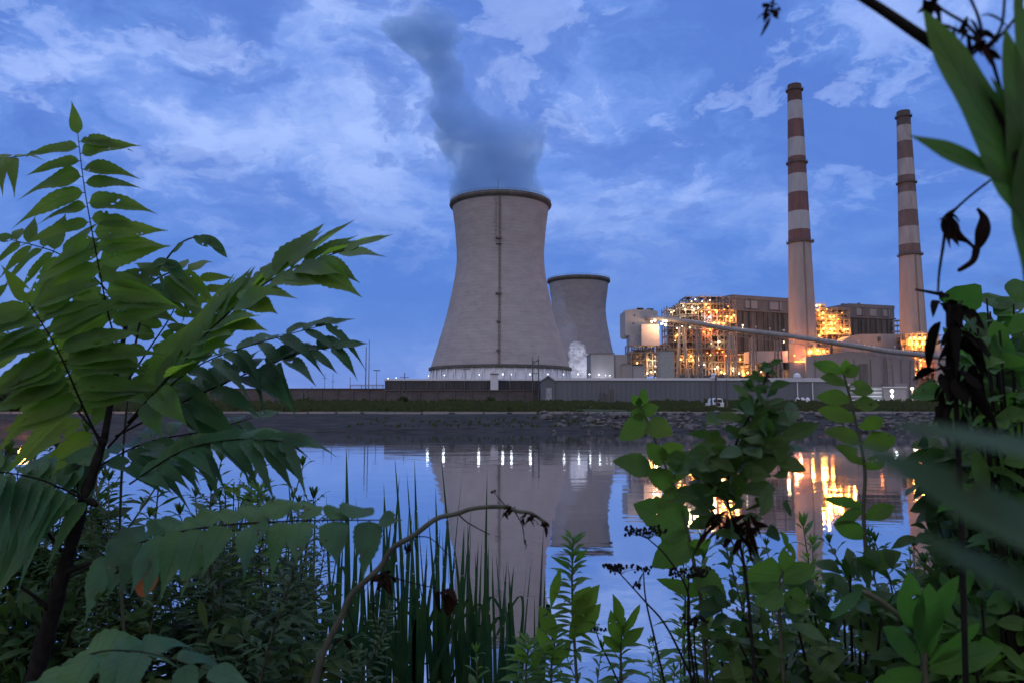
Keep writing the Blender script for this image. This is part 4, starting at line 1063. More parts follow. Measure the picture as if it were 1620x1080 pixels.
t = thing('utility_box', (*pt(1121, 648, DV).xy, ground(pt(1121, 648, DV).x, DV)), 'slim white box left of the three black posts', 'box')
q2 = t.location; mb = MB(); mb.bx(q2.x - .12, q2.x + .12, DV, DV + .3, q2.z, q2.z + .8); mb.build('body', m_vw, t); mb = MB(); mb.bx(q2.x - .15, q2.x + .15, DV - .03, DV + .33, q2.z + .803, q2.z + .87); mb.build('lid', m_trim, t)
sub_small(960, 633, 176, 'tiny pale switchgear cabinets before the long shed')
sub_small(640, 630, 190, 'dark switchgear with thin bushings in front of the left part of the dark hall')
sub_small(484, 630, 190, 'dark switchgear before the brown boundary wall')

# shrubs and trees of the far bank
def leafcloud(mb, c, rad, n, size, rr, sq=(1, 1, 1), lumps=9):
    cl = []
    for i in range(lumps):
        d = Vector((rr.gauss(0, 1), rr.gauss(0, 1), rr.gauss(0, 1))).normalized()
        cl.append((Vector((d.x * sq[0], d.y * sq[1], d.z * sq[2])) * rad * rr.uniform(.35, .75), rad * rr.uniform(.28, .5)))
    for i in range(n):
        o_, r_ = cl[rr.randrange(lumps)]
        d = Vector((rr.gauss(0, 1), rr.gauss(0, 1), rr.gauss(0, 1))).normalized() * r_ * rr.uniform(.55, 1.05)
        p_ = Vector(c) + o_ + d
        u = Vector((rr.gauss(0, 1), rr.gauss(0, 1), rr.gauss(0, .6))).normalized() * size * rr.uniform(.6, 1.4); v_ = u.cross(Vector((rr.gauss(0, 1), rr.gauss(0, 1), rr.gauss(0, 1)))).normalized() * size * .55
        mb.face([p_ - u, p_ - v_ * .8, p_ + u, p_ + v_], [(0, .5), (.5, 0), (1, .5), (.5, 1)])
m_treeleaf = leafmat('tree_leaf', (0.035, 0.055, 0.025), (0.05, 0.09, 0.02), 0.7, 0.0, 0.3)
m_bark = solid('dark_bark', (0.012, 0.011, 0.010), 0.9, var=0.5, scale=60, bump=0.003, spec=0.1)
def far_tree(px, ytop, D, hr, label, cat='tree', sq=(1, 1, .9), name='round_tree'):
    q = pt(px, ytop, D); gz = ground(q.x, q.y); h = q.z - gz; rr = random.Random(int(px * 3))
    t = thing(name, (q.x, q.y, gz), label, cat)
    mb = MB(); cz = gz + h - hr * sq[2]
    mb.tube([(q.x, q.y, gz - .2), (q.x + .1, q.y, cz)], [max(.08, h * .03), .04], 7)
    for i in range(6):
        a = rr.uniform(0, 6.28); mb.tube([(q.x, q.y, gz + (cz - gz) * .6), (q.x + math.cos(a) * hr * .6, q.y + math.sin(a) * hr * .6, cz + hr * .4)], [.05, .02], 5)
    mb.build('trunk', m_bark, t)
    mb = MB(); leafcloud(mb, (q.x, q.y, cz), hr, 2600, max(.10, hr * .09), rr, sq, 16); mb.build('crown', m_treeleaf, t)
far_tree(1470, 598, 150, 3.0, 'round dark tree on the far bank below the orange stair tower')
far_tree(1500, 600, 150, 2.6, 'dark tree on the far bank partly behind the right thicket')
far_tree(1545, 585, 140, 3.6, 'tall dark tree behind the thicket at the right edge')
for px, yt, lb in ((640, 627, 'left dark bush before the low wall'), (712, 628, 'middle dark bush before the low wall'), (775, 626, 'right dark bush before the low wall'), (484, 628, 'dark bush before the brown boundary wall'), (573, 629, 'dark bush near the end of the brown wall'),
                   (1095, 636, 'low bush left of the black posts'), (1060, 639, 'low bush before the middle of the long shed'), (1160, 638, 'low bush right of the black posts'), (1000, 638, 'low bush before the left part of the long shed')):
    far_tree(px, yt, 180 if px < 900 else 150, 2.0 if px < 900 else 1.4, lb, 'bush', (1.5, 1, .8), 'bush')
far_tree(0, 600, 84, 3.2, 'dark tree on the left shore behind the feathery leaves')
far_tree(125, 628, 80, 1.8, 'lower dark tree on the left shore')
far_tree(-60, 590, 78, 3.4, 'dark tree at the left edge of the shore')

# ================================================================== the near bank: foreground plants
SH = {
 'lance': [(0, .05), (.04, .5), (.09, .82), (.2, 1), (.38, .97), (.55, .78), (.68, .52), (.78, .28), (.87, .13), (.94, .06), (1, 0)],
 'gold': [(0, .10), (.12, .42), (.35, .9), (.5, 1), (.7, .78), (.88, .34), (1, 0)],
 'round': [(0, .25), (.05, .66), (.15, .92), (.3, 1), (.5, .95), (.7, .74), (.85, .44), (.94, .18), (1, 0)],
 'oval': [(0, .12), (.15, .6), (.4, 1), (.6, .98), (.8, .68), (.93, .3), (1, 0)],
 'blade': [(0, .75), (.2, 1), (.5, .95), (.75, .7), (.9, .35), (1, 0)],
}
def shp(name, t):
    tb = SH[name]
    for (a, va), (b, vb) in zip(tb, tb[1:]):
        if a <= t <= b: return va + (vb - va) * (t - a) / (b - a)
    return 0.0
DOWN = Vector((0, 0, -1))
def leaf(mb, base, d, nrm, Ln, Wd, shape='gold', nl=7, droop=0.15, fold=0.18, mi=0, rr=random, serr=0.0, twist=0.0, tipc=0.0):
    d = d.normalized(); s = d.cross(nrm)
    if s.length < 1e-3: s = d.cross(Vector((0.3, 0.9, 0.2)))
    s.normalize(); n_ = s.cross(d).normalized()
    if n_.dot(nrm) < 0: n_ = -n_
    b = len(mb.v); ph = rr.uniform(0, 6.28); side_bend = rr.uniform(-.08, .08) + tipc
    for i in range(nl + 1):
        t = i / nl
        w_ = shp(shape, t) * Wd / 2
        if serr: w_ *= 1 + (serr if i % 2 else -serr)
        c_ = base + d * (Ln * t) + DOWN * (droop * Ln * t * t) + s * (side_bend * Ln * t * t)
        ss = s
        if twist: ss = (s * math.cos(twist * t) + n_ * math.sin(twist * t))
        lift = n_ * (fold * w_)
        wv = n_ * (w_ * 0.16 * math.sin(ph + t * 9))
        mb.v.append(tuple(c_ - ss * w_ + lift + wv)); mb.v.append(tuple(c_)); mb.v.append(tuple(c_ + ss * w_ + lift - wv))
    for i in range(nl):
        k_ = b + i * 3; t0, t1 = i / nl, (i + 1) / nl
        mb.f.append((k_, k_ + 1, k_ + 4, k_ + 3)); mb.uv.append([(t0, 0), (t0, .5), (t1, .5), (t1, 0)]); mb.mi.append(mi)
        mb.f.append((k_ + 1, k_ + 2, k_ + 5, k_ + 4)); mb.uv.append([(t0, .5), (t0, 1), (t1, 1), (t1, .5)]); mb.mi.append(mi)

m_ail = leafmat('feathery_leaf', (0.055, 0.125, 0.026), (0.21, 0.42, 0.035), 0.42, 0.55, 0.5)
m_ail2 = leafmat('feathery_leaf_painted_shade', (0.030, 0.100, 0.046), (0.06, 0.19, 0.04), 0.42, 0.6, 0.42, sheen=0.3)  # darker, bluer copy of the leaf; shade and sky sheen put into the colour
m_weed = leafmat('weed_leaf', (0.034, 0.080, 0.026), (0.05, 0.13, 0.022), 0.5, 0.25, 0.35)
m_mug = leafmat('mugwort_leaf', (0.036, 0.080, 0.034), (0.045, 0.11, 0.026), 0.55, 0.2, 0.3)
m_gold = leafmat('goldenrod_leaf', (0.060, 0.150, 0.036), (0.12, 0.28, 0.03), 0.45, 0.4, 0.4)
m_round = leafmat('serrated_leaf', (0.045, 0.105, 0.028), (0.12, 0.29, 0.03), 0.45, 0.35, 0.5)
m_shrub = leafmat('shrub_leaf', (0.028, 0.075, 0.024), (0.045, 0.13, 0.02), 0.45, 0.25, 0.35, sheen=0.25)
m_near = leafmat('near_leaf', (0.036, 0.105, 0.030), (0.08, 0.25, 0.03), 0.45, 0.2, 0.45, sheen=0.25)
m_reed = leafmat('reed_blade', (0.02, 0.062, 0.034), (0.035, 0.11, 0.03), 0.4, 0.0, 0.35)
m_stem = solid('green_brown_stem', (0.045, 0.05, 0.028), 0.6, var=0.3, scale=30)
m_twig = solid('dark_twig', (0.010, 0.009, 0.008), 0.9, var=0.4, scale=40, bump=0.001, spec=0.1)
m_dry = solid('dry_grey_stalk', (0.055, 0.06, 0.042), 0.8, var=0.4, scale=40, bump=0.001)
m_dead = leafmat('dead_leaf', (0.012, 0.008, 0.007), (0.010, 0.005, 0.004), 0.9, 0.2, 0.2, sheen=0.05)
m_rust = leafmat('rust_leaf', (0.34, 0.12, 0.045), (0.5, 0.16, 0.05), 0.7, 0.3, 0.4)

def P3(p): return pt(*p)
def smooth_path(pp_, n=6): return [Vector(q) for q in catmull([tuple(P3(p)) for p in pp_], n)]
VIEW = Vector((0, -1, 0.05))
def frond(parent, path, n, lpx, wr=0.30, nrm=(0, -1, 0.35), fwd=0.35, droop=0.18, mat=None, seed=1, base_t=0.06, taper=0.55, side=(1, 1), rpx=3.5, jit=0.2, name='compound_leaf', tip=.8):
    """a feathery compound leaf: rachis with opposite toothed leaflets; lpx: leaflet length in px at the path's depth"""
    rr = random.Random(seed); mb = MB(); P = smooth_path(path); Dm = path[len(path) // 2][2]
    rad = rpx / 2 * Dm / F
    mb.tube(P, [rad * (1 - 0.65 * i / (len(P) - 1)) for i in range(len(P))], 6, 1)
    cum = [0]
    for a, b in zip(P, P[1:]): cum.append(cum[-1] + (b - a).length)
    def at(t):
        s_ = t * cum[-1]
        for i in range(len(P) - 1):
            if cum[i + 1] >= s_:
                u = (s_ - cum[i]) / (cum[i + 1] - cum[i] + 1e-9)
                return P[i].lerp(P[i + 1], u), (P[i + 1] - P[i]).normalized()
        return P[-1], (P[-1] - P[-2]).normalized()
    Nn = Vector(nrm).normalized()
    for i in range(n):
        t = base_t + (1 - base_t) * (i / n) ** 0.95
        for sg in (-1, 1):
            if (side[0] if sg < 0 else side[1]) < rr.random(): continue
            tt = min(.995, t + rr.uniform(0, .6) / n * (1 if sg > 0 else .3))
            q, T = at(tt); S = T.cross(Nn).normalized() * sg
            f_ = fwd + 0.5 * max(0, tt - 0.6) + rr.uniform(-jit, jit)
            d = S * math.cos(f_) + T * math.sin(f_) + Nn * rr.uniform(-.22, .12) + DOWN * 0.05
            ll = lpx * Dm / F * (1 - (1 - taper) * max(0, (tt - .25) / .75) ** 1.3) * (0.8 + .2 * min(1, tt / .15)) * rr.uniform(.78, 1.14)
            pet = d.normalized() * ll * 0.035
            mb.tube([q, q + pet], rad * .4, 4, 1)
            leaf(mb, q + pet, d, (Nn + Vector((rr.uniform(-.25, .25), rr.uniform(-.2, .2), rr.uniform(-.25, .3)))), ll, ll * wr * 1.08 * rr.uniform(.85, 1.15), 'lance', 20, droop * rr.uniform(.5, 1.6), rr.uniform(.05, .45), 0, rr, serr=.05, twist=rr.uniform(-.6, .6))
    q, T = at(1.0)
    if tip: leaf(mb, q, T, Nn, lpx * Dm / F * .6 * tip, lpx * Dm / F * wr * .6, 'lance', 10, .05, .2, 0, rr)
    ob = mb.build(name, [mat or m_ail, m_twig], parent, True)
    return ob

# ---- the young tree with feathery leaves on the left
TB = pt(28, 1180, 1.32)
tree = thing('feathery_leaved_tree', (TB.x, TB.y, ground(TB.x, TB.y)), 'young tree with long feathery compound leaves filling the left side', 'tree')
mb = MB()
trunk = [Vector((TB.x - .02, TB.y, ground(TB.x, TB.y) - .05))] + smooth_path([(28, 1180, 1.32), (58, 1060, 1.32), (84, 965, 1.31), (104, 892, 1.3), (130, 800, 1.3), (150, 738, 1.3), (165, 692, 1.3)], 4)
nT = len(trunk); mb.tube(trunk, [lerp(.0170, .0062, i / (nT - 1)) * (1 + .12 * math.sin(i * 2.1)) for i in range(nT)], 10)
mb.build('trunk', m_bark, tree, True)
def branch(path, r0, r1, mat=None, nm='branch', par=None):
    mb = MB(); P = smooth_path(path, 4); n_ = len(P)
    mb.tube(P, [lerp(r0, r1, i / (n_ - 1)) for i in range(n_)], 7); return mb.build(nm, mat or m_bark, par or tree, True)
branch([(165, 692, 1.3), (176, 630, 1.32), (186, 580, 1.34), (198, 520, 1.36), (200, 480, 1.38)], .006, .0035)
branch([(130, 800, 1.3), (124, 770, 1.31), (122, 735, 1.32)], .004, .002)
branch([(102, 905, 1.3), (135, 893, 1.27), (175, 880, 1.2), (205, 865, 1.1)], .005, .003)
branch([(98, 872, 1.3), (78, 845, 1.3), (52, 815, 1.3)], .0035, .0018)
branch([(76, 962, 1.3), (54, 942, 1.28), (28, 925, 1.26)], .004, .002)
branch([(132, 795, 1.3), (145, 792, 1.29), (152, 798, 1.28)], .006, .004)
frond(tree, [(190, 560, 1.30), (172, 500, 1.30), (152, 400, 1.29), (134, 300, 1.28), (123, 212, 1.27)], 13, 118, .28, (0, -1, .25), .02, .22, seed=2, taper=.72, base_t=.10)
frond(tree, [(203, 668, 1.30), (272, 590, 1.26), (345, 510, 1.24), (440, 436, 1.22), (545, 396, 1.20)], 17, 175, .27, (-.45, -.62, .72), .74, .05, seed=5, taper=.62, rpx=5.5, base_t=.10)
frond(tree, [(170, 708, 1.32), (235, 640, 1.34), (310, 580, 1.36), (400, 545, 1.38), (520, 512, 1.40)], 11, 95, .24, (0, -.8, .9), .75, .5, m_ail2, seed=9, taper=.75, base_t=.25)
frond(tree, [(164, 712, 1.30), (130, 640, 1.26), (92, 555, 1.22), (45, 478, 1.2)], 12, 150, .27, (0, -1, .4), .15, .22, seed=12, taper=.8, rpx=5, base_t=.30)
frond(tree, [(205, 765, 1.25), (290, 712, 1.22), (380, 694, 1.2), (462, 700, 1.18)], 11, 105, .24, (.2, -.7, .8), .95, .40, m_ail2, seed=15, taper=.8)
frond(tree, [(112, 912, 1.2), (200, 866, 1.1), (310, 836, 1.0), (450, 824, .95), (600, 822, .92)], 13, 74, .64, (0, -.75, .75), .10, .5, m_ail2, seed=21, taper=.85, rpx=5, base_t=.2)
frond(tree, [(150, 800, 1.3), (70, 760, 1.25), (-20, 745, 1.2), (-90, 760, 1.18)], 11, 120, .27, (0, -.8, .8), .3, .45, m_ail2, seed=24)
frond(tree, [(-190, 420, 1.4), (-110, 310, 1.36), (-40, 262, 1.33), (42, 246, 1.30)], 9, 95, .32, (0, -.8, .7), .7, .5, seed=27)
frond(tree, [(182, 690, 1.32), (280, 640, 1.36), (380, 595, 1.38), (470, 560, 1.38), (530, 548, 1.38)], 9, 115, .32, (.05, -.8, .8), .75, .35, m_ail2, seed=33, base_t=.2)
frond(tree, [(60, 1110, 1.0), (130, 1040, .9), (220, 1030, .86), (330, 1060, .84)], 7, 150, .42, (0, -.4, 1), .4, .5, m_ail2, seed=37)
frond(tree, [(200, 500, 1.38), (150, 440, 1.42), (90, 400, 1.46), (20, 380, 1.5)], 11, 110, .27, (0, -1, .4), .25, .25, seed=41)
frond(tree, [(200, 490, 1.38), (250, 440, 1.42), (300, 430, 1.46), (330, 400, 1.5)][:3] + [(330, 470, 1.5)], 9, 90, .27, (0, -1, .5), .3, .3, seed=44)
frond(tree, [(170, 650, 1.34), (230, 560, 1.44), (270, 500, 1.5), (290, 450, 1.55)], 10, 110, .23, (0, -1, .3), .2, .25, seed=50)
frond(tree, [(150, 740, 1.3), (230, 700, 1.4), (330, 680, 1.45), (400, 660, 1.5)], 9, 110, .32, (0, -.7, .8), .4, .45, m_ail2, seed=53)
frond(tree, [(130, 780, 1.3), (80, 770, 1.35), (10, 790, 1.4), (-60, 820, 1.4)], 10, 130, .27, (0, -.8, .6), .3, .4, m_ail2, seed=57)
frond(tree, [(165, 700, 1.36), (90, 610, 1.45), (30, 540, 1.5), (-60, 470, 1.5)], 11, 130, .22, (0, -1, .35), .2, .25, seed=59)
# thin leafy shoot between the two big leaves
sh = thing('climbing_shoot', (*pt(215, 700, 1.5).xy, ground(pt(215, 700, 1.5).x, 1.5)), 'thin climbing shoot with small leaves rising behind the feathery leaves', 'vine')
P0 = pt(215, 700, 1.5)
branch([(215, 1200, 1.5), (190, 900, 1.5), (200, 650, 1.5), (232, 460, 1.45), (262, 412, 1.42), (290, 382, 1.4), (325, 372, 1.4)], .003, .0014, m_stem, 'stem', sh)
mb = MB(); rr = random.Random(6)
for bx_, by, tx, ty, w_ in ((325, 372, 362, 400, 16), (318, 372, 352, 392, 15), (306, 374, 330, 386, 13), (290, 382, 276, 398, 9), (265, 410, 240, 420, 14), (262, 412, 296, 436, 22), (256, 420, 285, 418, 13), (252, 430, 262, 458, 7), (245, 440, 220, 452, 14), (240, 450, 270, 470, 15), (232, 470, 205, 480, 15), (228, 490, 255, 500, 15)):
    a, b_ = pt(bx_, by, 1.4), pt(tx, ty, 1.38); leaf(mb, a, b_ - a, VIEW, (b_ - a).length, w_ * 1.4 / F, 'oval', 8, .1, .3, 0, rr)
mb.build('foliage', m_ail2, sh, True)

# ---- generic plant builders (each called once per kind, then copied)
def weed(kind, h, n, L0, seed, mat, loc=(0, 0, 0), label='', cat='plant', group=None, name='leafy_weed'):
    rr = random.Random(seed); loc = Vector(loc)
    t = thing(name, loc, label, cat, group)
    st = []; lean = Vector((rr.uniform(-.2, .2), rr.uniform(-.2, .2), 0))
    for i in range(9):
        u = i / 8; st.append(loc + Vector((0, 0, h * u)) + lean * h * u * u + Vector((rr.uniform(-.008, .008), rr.uniform(-.008, .008), 0)))
    mb = MB(); mb.tube(st, [lerp(.0042, .0015, i / 8) for i in range(9)], 5)
    def at(u):
        k_ = min(7, int(u * 8)); return st[k_].lerp(st[k_ + 1], u * 8 - k_)
    lf = MB()
    for i in range(n):
        u = lerp(.08, 1.0, (i + .5) / n); az_ = i * 2.4 + rr.uniform(-.4, .4)
        if kind == 'opp': az_ = (i // 2) * 1.57 + (i % 2) * math.pi + rr.uniform(-.25, .25)
        out_ = Vector((math.cos(az_), math.sin(az_), 0)); up_ = lerp(.15, .95, u ** 2) + rr.uniform(-.15, .2)
        d = (out_ + Vector((0, 0, up_))).normalized(); q = at(u); L1 = L0 * lerp(1.1, .45, u ** 2) * rr.uniform(.75, 1.2)
        nr = Vector((0, 0, 1)) - out_ * .3 + Vector((rr.uniform(-.4, .4), rr.uniform(-.4, .4), 0))
        if kind == 'gold': leaf(lf, q, d, nr, L1, L1 * .23, 'gold', 6, rr.uniform(.1, .5), .25, 0, rr)
        elif kind == 'opp': leaf(lf, q + d * .012, d, nr, L1, L1 * .48, 'oval', 7, rr.uniform(.1, .5), .22, 0, rr); lf.tube([q, q + d * .013], .0008, 3, 0)
        elif kind == 'mug':
            for k_ in range(7):
                s_ = (k_ % 2) * 2 - 1; b_ = q + d * (L1 * (k_ // 2) * .26)
                sd = d.cross(nr).normalized() * s_
                dd = d * (1 if k_ == 6 else .7) + (Vector((0, 0, 0)) if k_ == 6 else sd * .8)
                leaf(lf, b_, dd, nr + Vector((rr.uniform(-.3, .3),) * 3), L1 * (.55 if k_ < 6 else .5), L1 * .13, 'gold', 4, .3, .2, 0, rr)
            lf.tube([q, q + d * L1 * .8], .0009, 3, 0)
        if rr.random() < .25 and u < .85:
            for k_ in range(3):
                d2 = (d + Vector((rr.uniform(-.6, .6), rr.uniform(-.6, .6), rr.uniform(0, .7)))).normalized(); leaf(lf, q + d2 * .01, d2, nr, L1 * .5, L1 * .14, 'gold', 5, .2, .2, 0, rr)
    for k_ in range(7):
        az_ = k_ * 2.4; d = Vector((math.cos(az_) * .5, math.sin(az_) * .5, 1)); leaf(lf, st[-1], d, Vector((math.cos(az_), math.sin(az_), .2)) * -1, L0 * .34, L0 * .09, 'gold', 5, .0, .2, 0, rr)
    mb.build('stem', m_stem, t, True); lf.build('foliage', mat, t, True)
    return t
def scatter(proto, spots, rr, s0=.8, s1=1.25, label=None, group=None):
    kids = [x for x in COL.objects if x.parent == proto]
    for i, (x, y) in enumerate(spots):
        if i == 0: r_ = proto
        else:
            r_ = proto.copy(); COL.objects.link(r_)
            for c_ in kids:
                d_ = c_.copy(); COL.objects.link(d_); d_.parent = r_
        s_ = rr.uniform(s0, s1)
        r_.location = (x, y, ground(x, y) - .02); r_.rotation_euler = (rr.uniform(-.12, .12), rr.uniform(-.12, .12), rr.uniform(0, 6.28)); r_.scale = (s_, s_, s_ * rr.uniform(.9, 1.1))
rr = random.Random(77)
def spots(n, D0, D1_, p0, p1):
    out = []
    for i in range(n):
        D = rr.uniform(D0, D1_); px = rr.uniform(p0, p1); out.append(((px - 810) / F * D, D))
    return out
GL_ = 'leafy weeds in the dark thicket on the left'
w1 = weed('mug', .62, 34, .10, 1, m_mug, label='dark bushy weed with finely cut leaves in the lower left thicket', group=GL_, name='mugwort_plant')
scatter(w1, spots(42, 1.7, 3.2, -60, 470) + spots(5, 1.6, 2.2, 380, 600), rr, .7, 1.1)
w2 = weed('gold', .66, 46, .11, 2, m_weed, label='dark weed with narrow drooping leaves in the lower left thicket', group=GL_, name='narrow_leaved_weed')
scatter(w2, spots(34, 1.8, 3.3, -60, 440), rr, .7, 1.15)
w3 = weed('opp', .6, 30, .065, 3, m_weed, label='dark weed with paired oval leaves in the left thicket', group=GL_, name='oval_leaved_weed')
scatter(w3, spots(16, 1.6, 3.0, -60, 330), rr, .7, 1.0)
GR_ = 'leafy weeds in the dark thicket on the right'
w4 = weed('opp', .6, 40, .075, 8, m_shrub, label='dark broad-leaved weed in the lower right thicket', group=GR_, name='broad_leaved_weed')
scatter(w4, spots(34, 1.3, 2.6, 1200, 1680) + spots(4, 1.3, 1.8, 1150, 1200), rr, .75, 1.05)
w5 = weed('gold', .62, 44, .12, 9, m_gold, label='narrow-leaved green weed in the lower right thicket', group=GR_, name='green_goldenrod')
scatter(w5, spots(16, 1.3, 2.4, 1060, 1660), rr, .7, .95)
w6 = weed('gold', .5, 40, .10, 19, m_gold, label='short green weed at the lower edge between the reeds and the right thicket', group='short weeds at the middle of the bank', name='short_weed')
scatter(w6, spots(12, 1.5, 2.3, 760, 1080), rr, .55, .75)

# ---- shrubs: many leaves on branches, filling a rounded volume
def shrub(px, py, D, rpx, n, lpx, wr, shape, mat, seed, label, cat='shrub', sq=(1, .8, 1), name='shrub', grp=None, up=.4, droop=.3):
    rr = random.Random(seed); c = pt(px, py, D); R_ = rpx * D / F; gz = ground(c.x, c.y)
    t = thing(name, (c.x, c.y, gz), label, cat, grp)
    br = MB(); lf = MB(); tips = []
    for i in range(16):
        d = Vector((rr.gauss(0, 1), rr.gauss(0, 1), rr.gauss(0, 1))).normalized(); e = c + Vector((d.x * sq[0], d.y * sq[1], d.z * sq[2])) * R_ * rr.uniform(.5, 1)
        m1 = Vector((lerp(c.x, e.x, .3), lerp(c.y, e.y, .3), lerp(gz, e.z, .5)))
        P = catmull([(c.x + rr.uniform(-.03, .03), c.y, gz - .03), tuple(m1), tuple(e)], 5)
        br.tube(P, [lerp(.005, .0015, k_ / (len(P) - 1)) for k_ in range(len(P))], 5); tips.append([Vector(q) for q in P])
    br.build('stem', m_twig, t, True)
    for i in range(n):
        P = tips[rr.randrange(16)]; q = P[-1].lerp(P[len(P) // 2 + 1], rr.random() ** 1.5) + Vector((rr.gauss(0, 1), rr.gauss(0, 1), rr.gauss(0, 1))) * R_ * .13
        d = ((q - c).normalized() * .6 + Vector((rr.uniform(-1, 1), rr.uniform(-1, 1), rr.uniform(-.5, .7) + up))).normalized(); L1 = lpx * D / F * rr.uniform(.6, 1.2)
        leaf(lf, q, d, Vector((rr.uniform(-.7, .7), rr.uniform(-1, .2), rr.uniform(.1, 1.1))), L1, L1 * wr * rr.uniform(.85, 1.15), shape, 7, droop * rr.uniform(.3, 1.5), rr.uniform(.05, .4), 0, rr)
    lf.build('foliage', mat, t, True); return t
shrub(1590, 590, 1.05, 80, 150, 62, .5, 'oval', m_near, 33, 'lighter green leafy shrub at the right edge in front of the dark one', sq=(.8, .5, 1.2))
shrub(1570, 650, 1.25, 125, 420, 62, .55, 'oval', m_shrub, 3, 'tall dark green shrub at the right edge below the hanging dead leaf', sq=(.8, .6, 1.35))
shrub(1575, 500, 1.35, 62, 70, 70, .8, 'round', m_near, 4, 'fresh green broad leaves topping the right thicket', sq=(1.1, .6, .6))
shrub(1590, 850, 1.2, 120, 380, 50, .42, 'gold', m_weed, 13, 'dark fine-leaved bush low at the right edge', sq=(1, .7, 1))
shrub(1340, 980, 1.15, 150, 420, 56, .42, 'gold', m_shrub, 5, 'dark leafy bush in the lower right, left of the milkweed stalk', sq=(1.2, .7, .75))
shrub(1200, 1065, 1.25, 95, 220, 52, .5, 'oval', m_shrub, 6, 'leafy bush under the lone dark seedhead stalk', sq=(1.1, .7, .8))
shrub(1570, 1000, 1.05, 130, 320, 62, .36, 'oval', m_near, 7, 'green leafy bush in the bottom right corner', sq=(1, .7, .8))
shrub(90, 1010, 1.9, 150, 420, 48, .3, 'gold', m_weed, 8, 'dark bush behind the trunk in the bottom left corner', sq=(1.2, .6, .9))
shrub(330, 960, 2.2, 120, 380, 42, .3, 'gold', m_mug, 9, 'dense dark bush under the drooping feathery leaf', sq=(1.5, .6, .9))
shrub(400, 1040, 1.7, 110, 340, 46, .28, 'gold', m_mug, 10, 'dense weedy bush at the bottom left of the reeds', sq=(1.5, .6, .7))
shrub(60, 830, 2.2, 120, 380, 50, .35, 'gold', m_weed, 12, 'dark shrub at the left edge behind the tree', sq=(1.2, .6, .8))
shrub(370, 800, 2.6, 42, 110, 32, .26, 'gold', m_gold, 14, 'upright green bush against the water left of the reeds', sq=(1, .8, 1.2))

# ---- reeds at the water's edge
rr = random.Random(12)
tips = [(556, 700, 12), (470, 742, 9), (474, 757, 8), (497, 760, 7), (508, 768, 6), (521, 785, 6), (535, 776, 6), (586, 780, 6), (602, 764, 6), (606, 752, 8), (622, 760, 8), (641, 800, 6), (653, 715, 8), (660, 722, 8), (666, 742, 8), (650, 748, 7), (686, 752, 8), (705, 768, 9), (706, 735, 5), (720, 712, 6), (757, 742, 6), (731, 792, 7), (441, 770, 6), (452, 765, 5),
        (430, 812, 6), (690, 800, 8), (735, 860, 9), (748, 885, 8), (775, 870, 7), (760, 850, 5), (825, 860, 5), (822, 880, 9), (790, 905, 6), (840, 940, 6), (858, 900, 6), (718, 830, 12), (600, 830, 8), (577, 845, 8), (560, 852, 8), (540, 838, 7), (520, 850, 8), (640, 850, 9), (668, 842, 10), (612, 870, 9), (480, 850, 8), (500, 870, 7), (700, 890, 10), (654, 880, 9), (628, 900, 9)]
for i in range(80):
    px = min(850, max(425, rr.gauss(610, 105))); tips.append((px, rr.uniform(800, 960), rr.uniform(6, 11)))
cl = {}
for i, (px, py, w_) in enumerate(tips): cl.setdefault(int((px - 420) // 32) * 2 + (i % 2), []).append((px, py, w_))
labs = {}
for ci, (k_, bl) in enumerate(sorted(cl.items())):
    D = 3.55 + (k_ % 3) * .28 + rr.uniform(-.1, .1)
    cxp = sum(b_[0] for b_ in bl) / len(bl); root = pt(cxp, 1100, D); gz = max(-.1, ground(root.x, D) - .03)
    t = thing('reed_clump', (root.x, D, gz), 'clump of tall narrow green reeds at the water edge', 'reeds', 'reed clumps standing in the shallow water')
    for px, py, w_ in bl:
        tp = pt(px, py, D + rr.uniform(-.15, .15)); bs = Vector((lerp(root.x, tp.x, .55) + rr.uniform(-.05, .05), D + rr.uniform(-.1, .1), gz - .05))
        d = tp - bs; mb = MB(); L_ = d.length; s_ = 1
        leaf(mb, bs, d, Vector((rr.uniform(-.8, .8), -1, .1)), L_, w_ * D / F * 1.0, 'blade', 14, 0.0, .35, 0, rr, twist=rr.uniform(-1.0, 1.0), tipc=0)
        mb.build('blade', m_reed, t, True)
    # a few bent or broken blades
    for k2 in range(1):
        px, py, w_ = bl[k2]; a = pt(px + rr.uniform(-20, 20), rr.uniform(880, 1000), D); bs = Vector((root.x, D, gz)); mb = MB()
        b2 = a + Vector((rr.uniform(-.25, .25), 0, -rr.uniform(.1, .4)))
        P = catmull([tuple(bs), tuple(bs.lerp(a, .6)), tuple(a), tuple(b2)], 6)
        for q0, q1 in zip(P, P[1:]):
            wv_ = Vector((w_ * D / F * .4, 0, 0)); q0, q1 = Vector(q0), Vector(q1); mb.face([q0 - wv_, q0 + wv_, q1 + wv_, q1 - wv_], [(0, 0), (0, 1), (1, 1), (1, 0)])
        mb.build('bent_blade', m_reed, t, True)

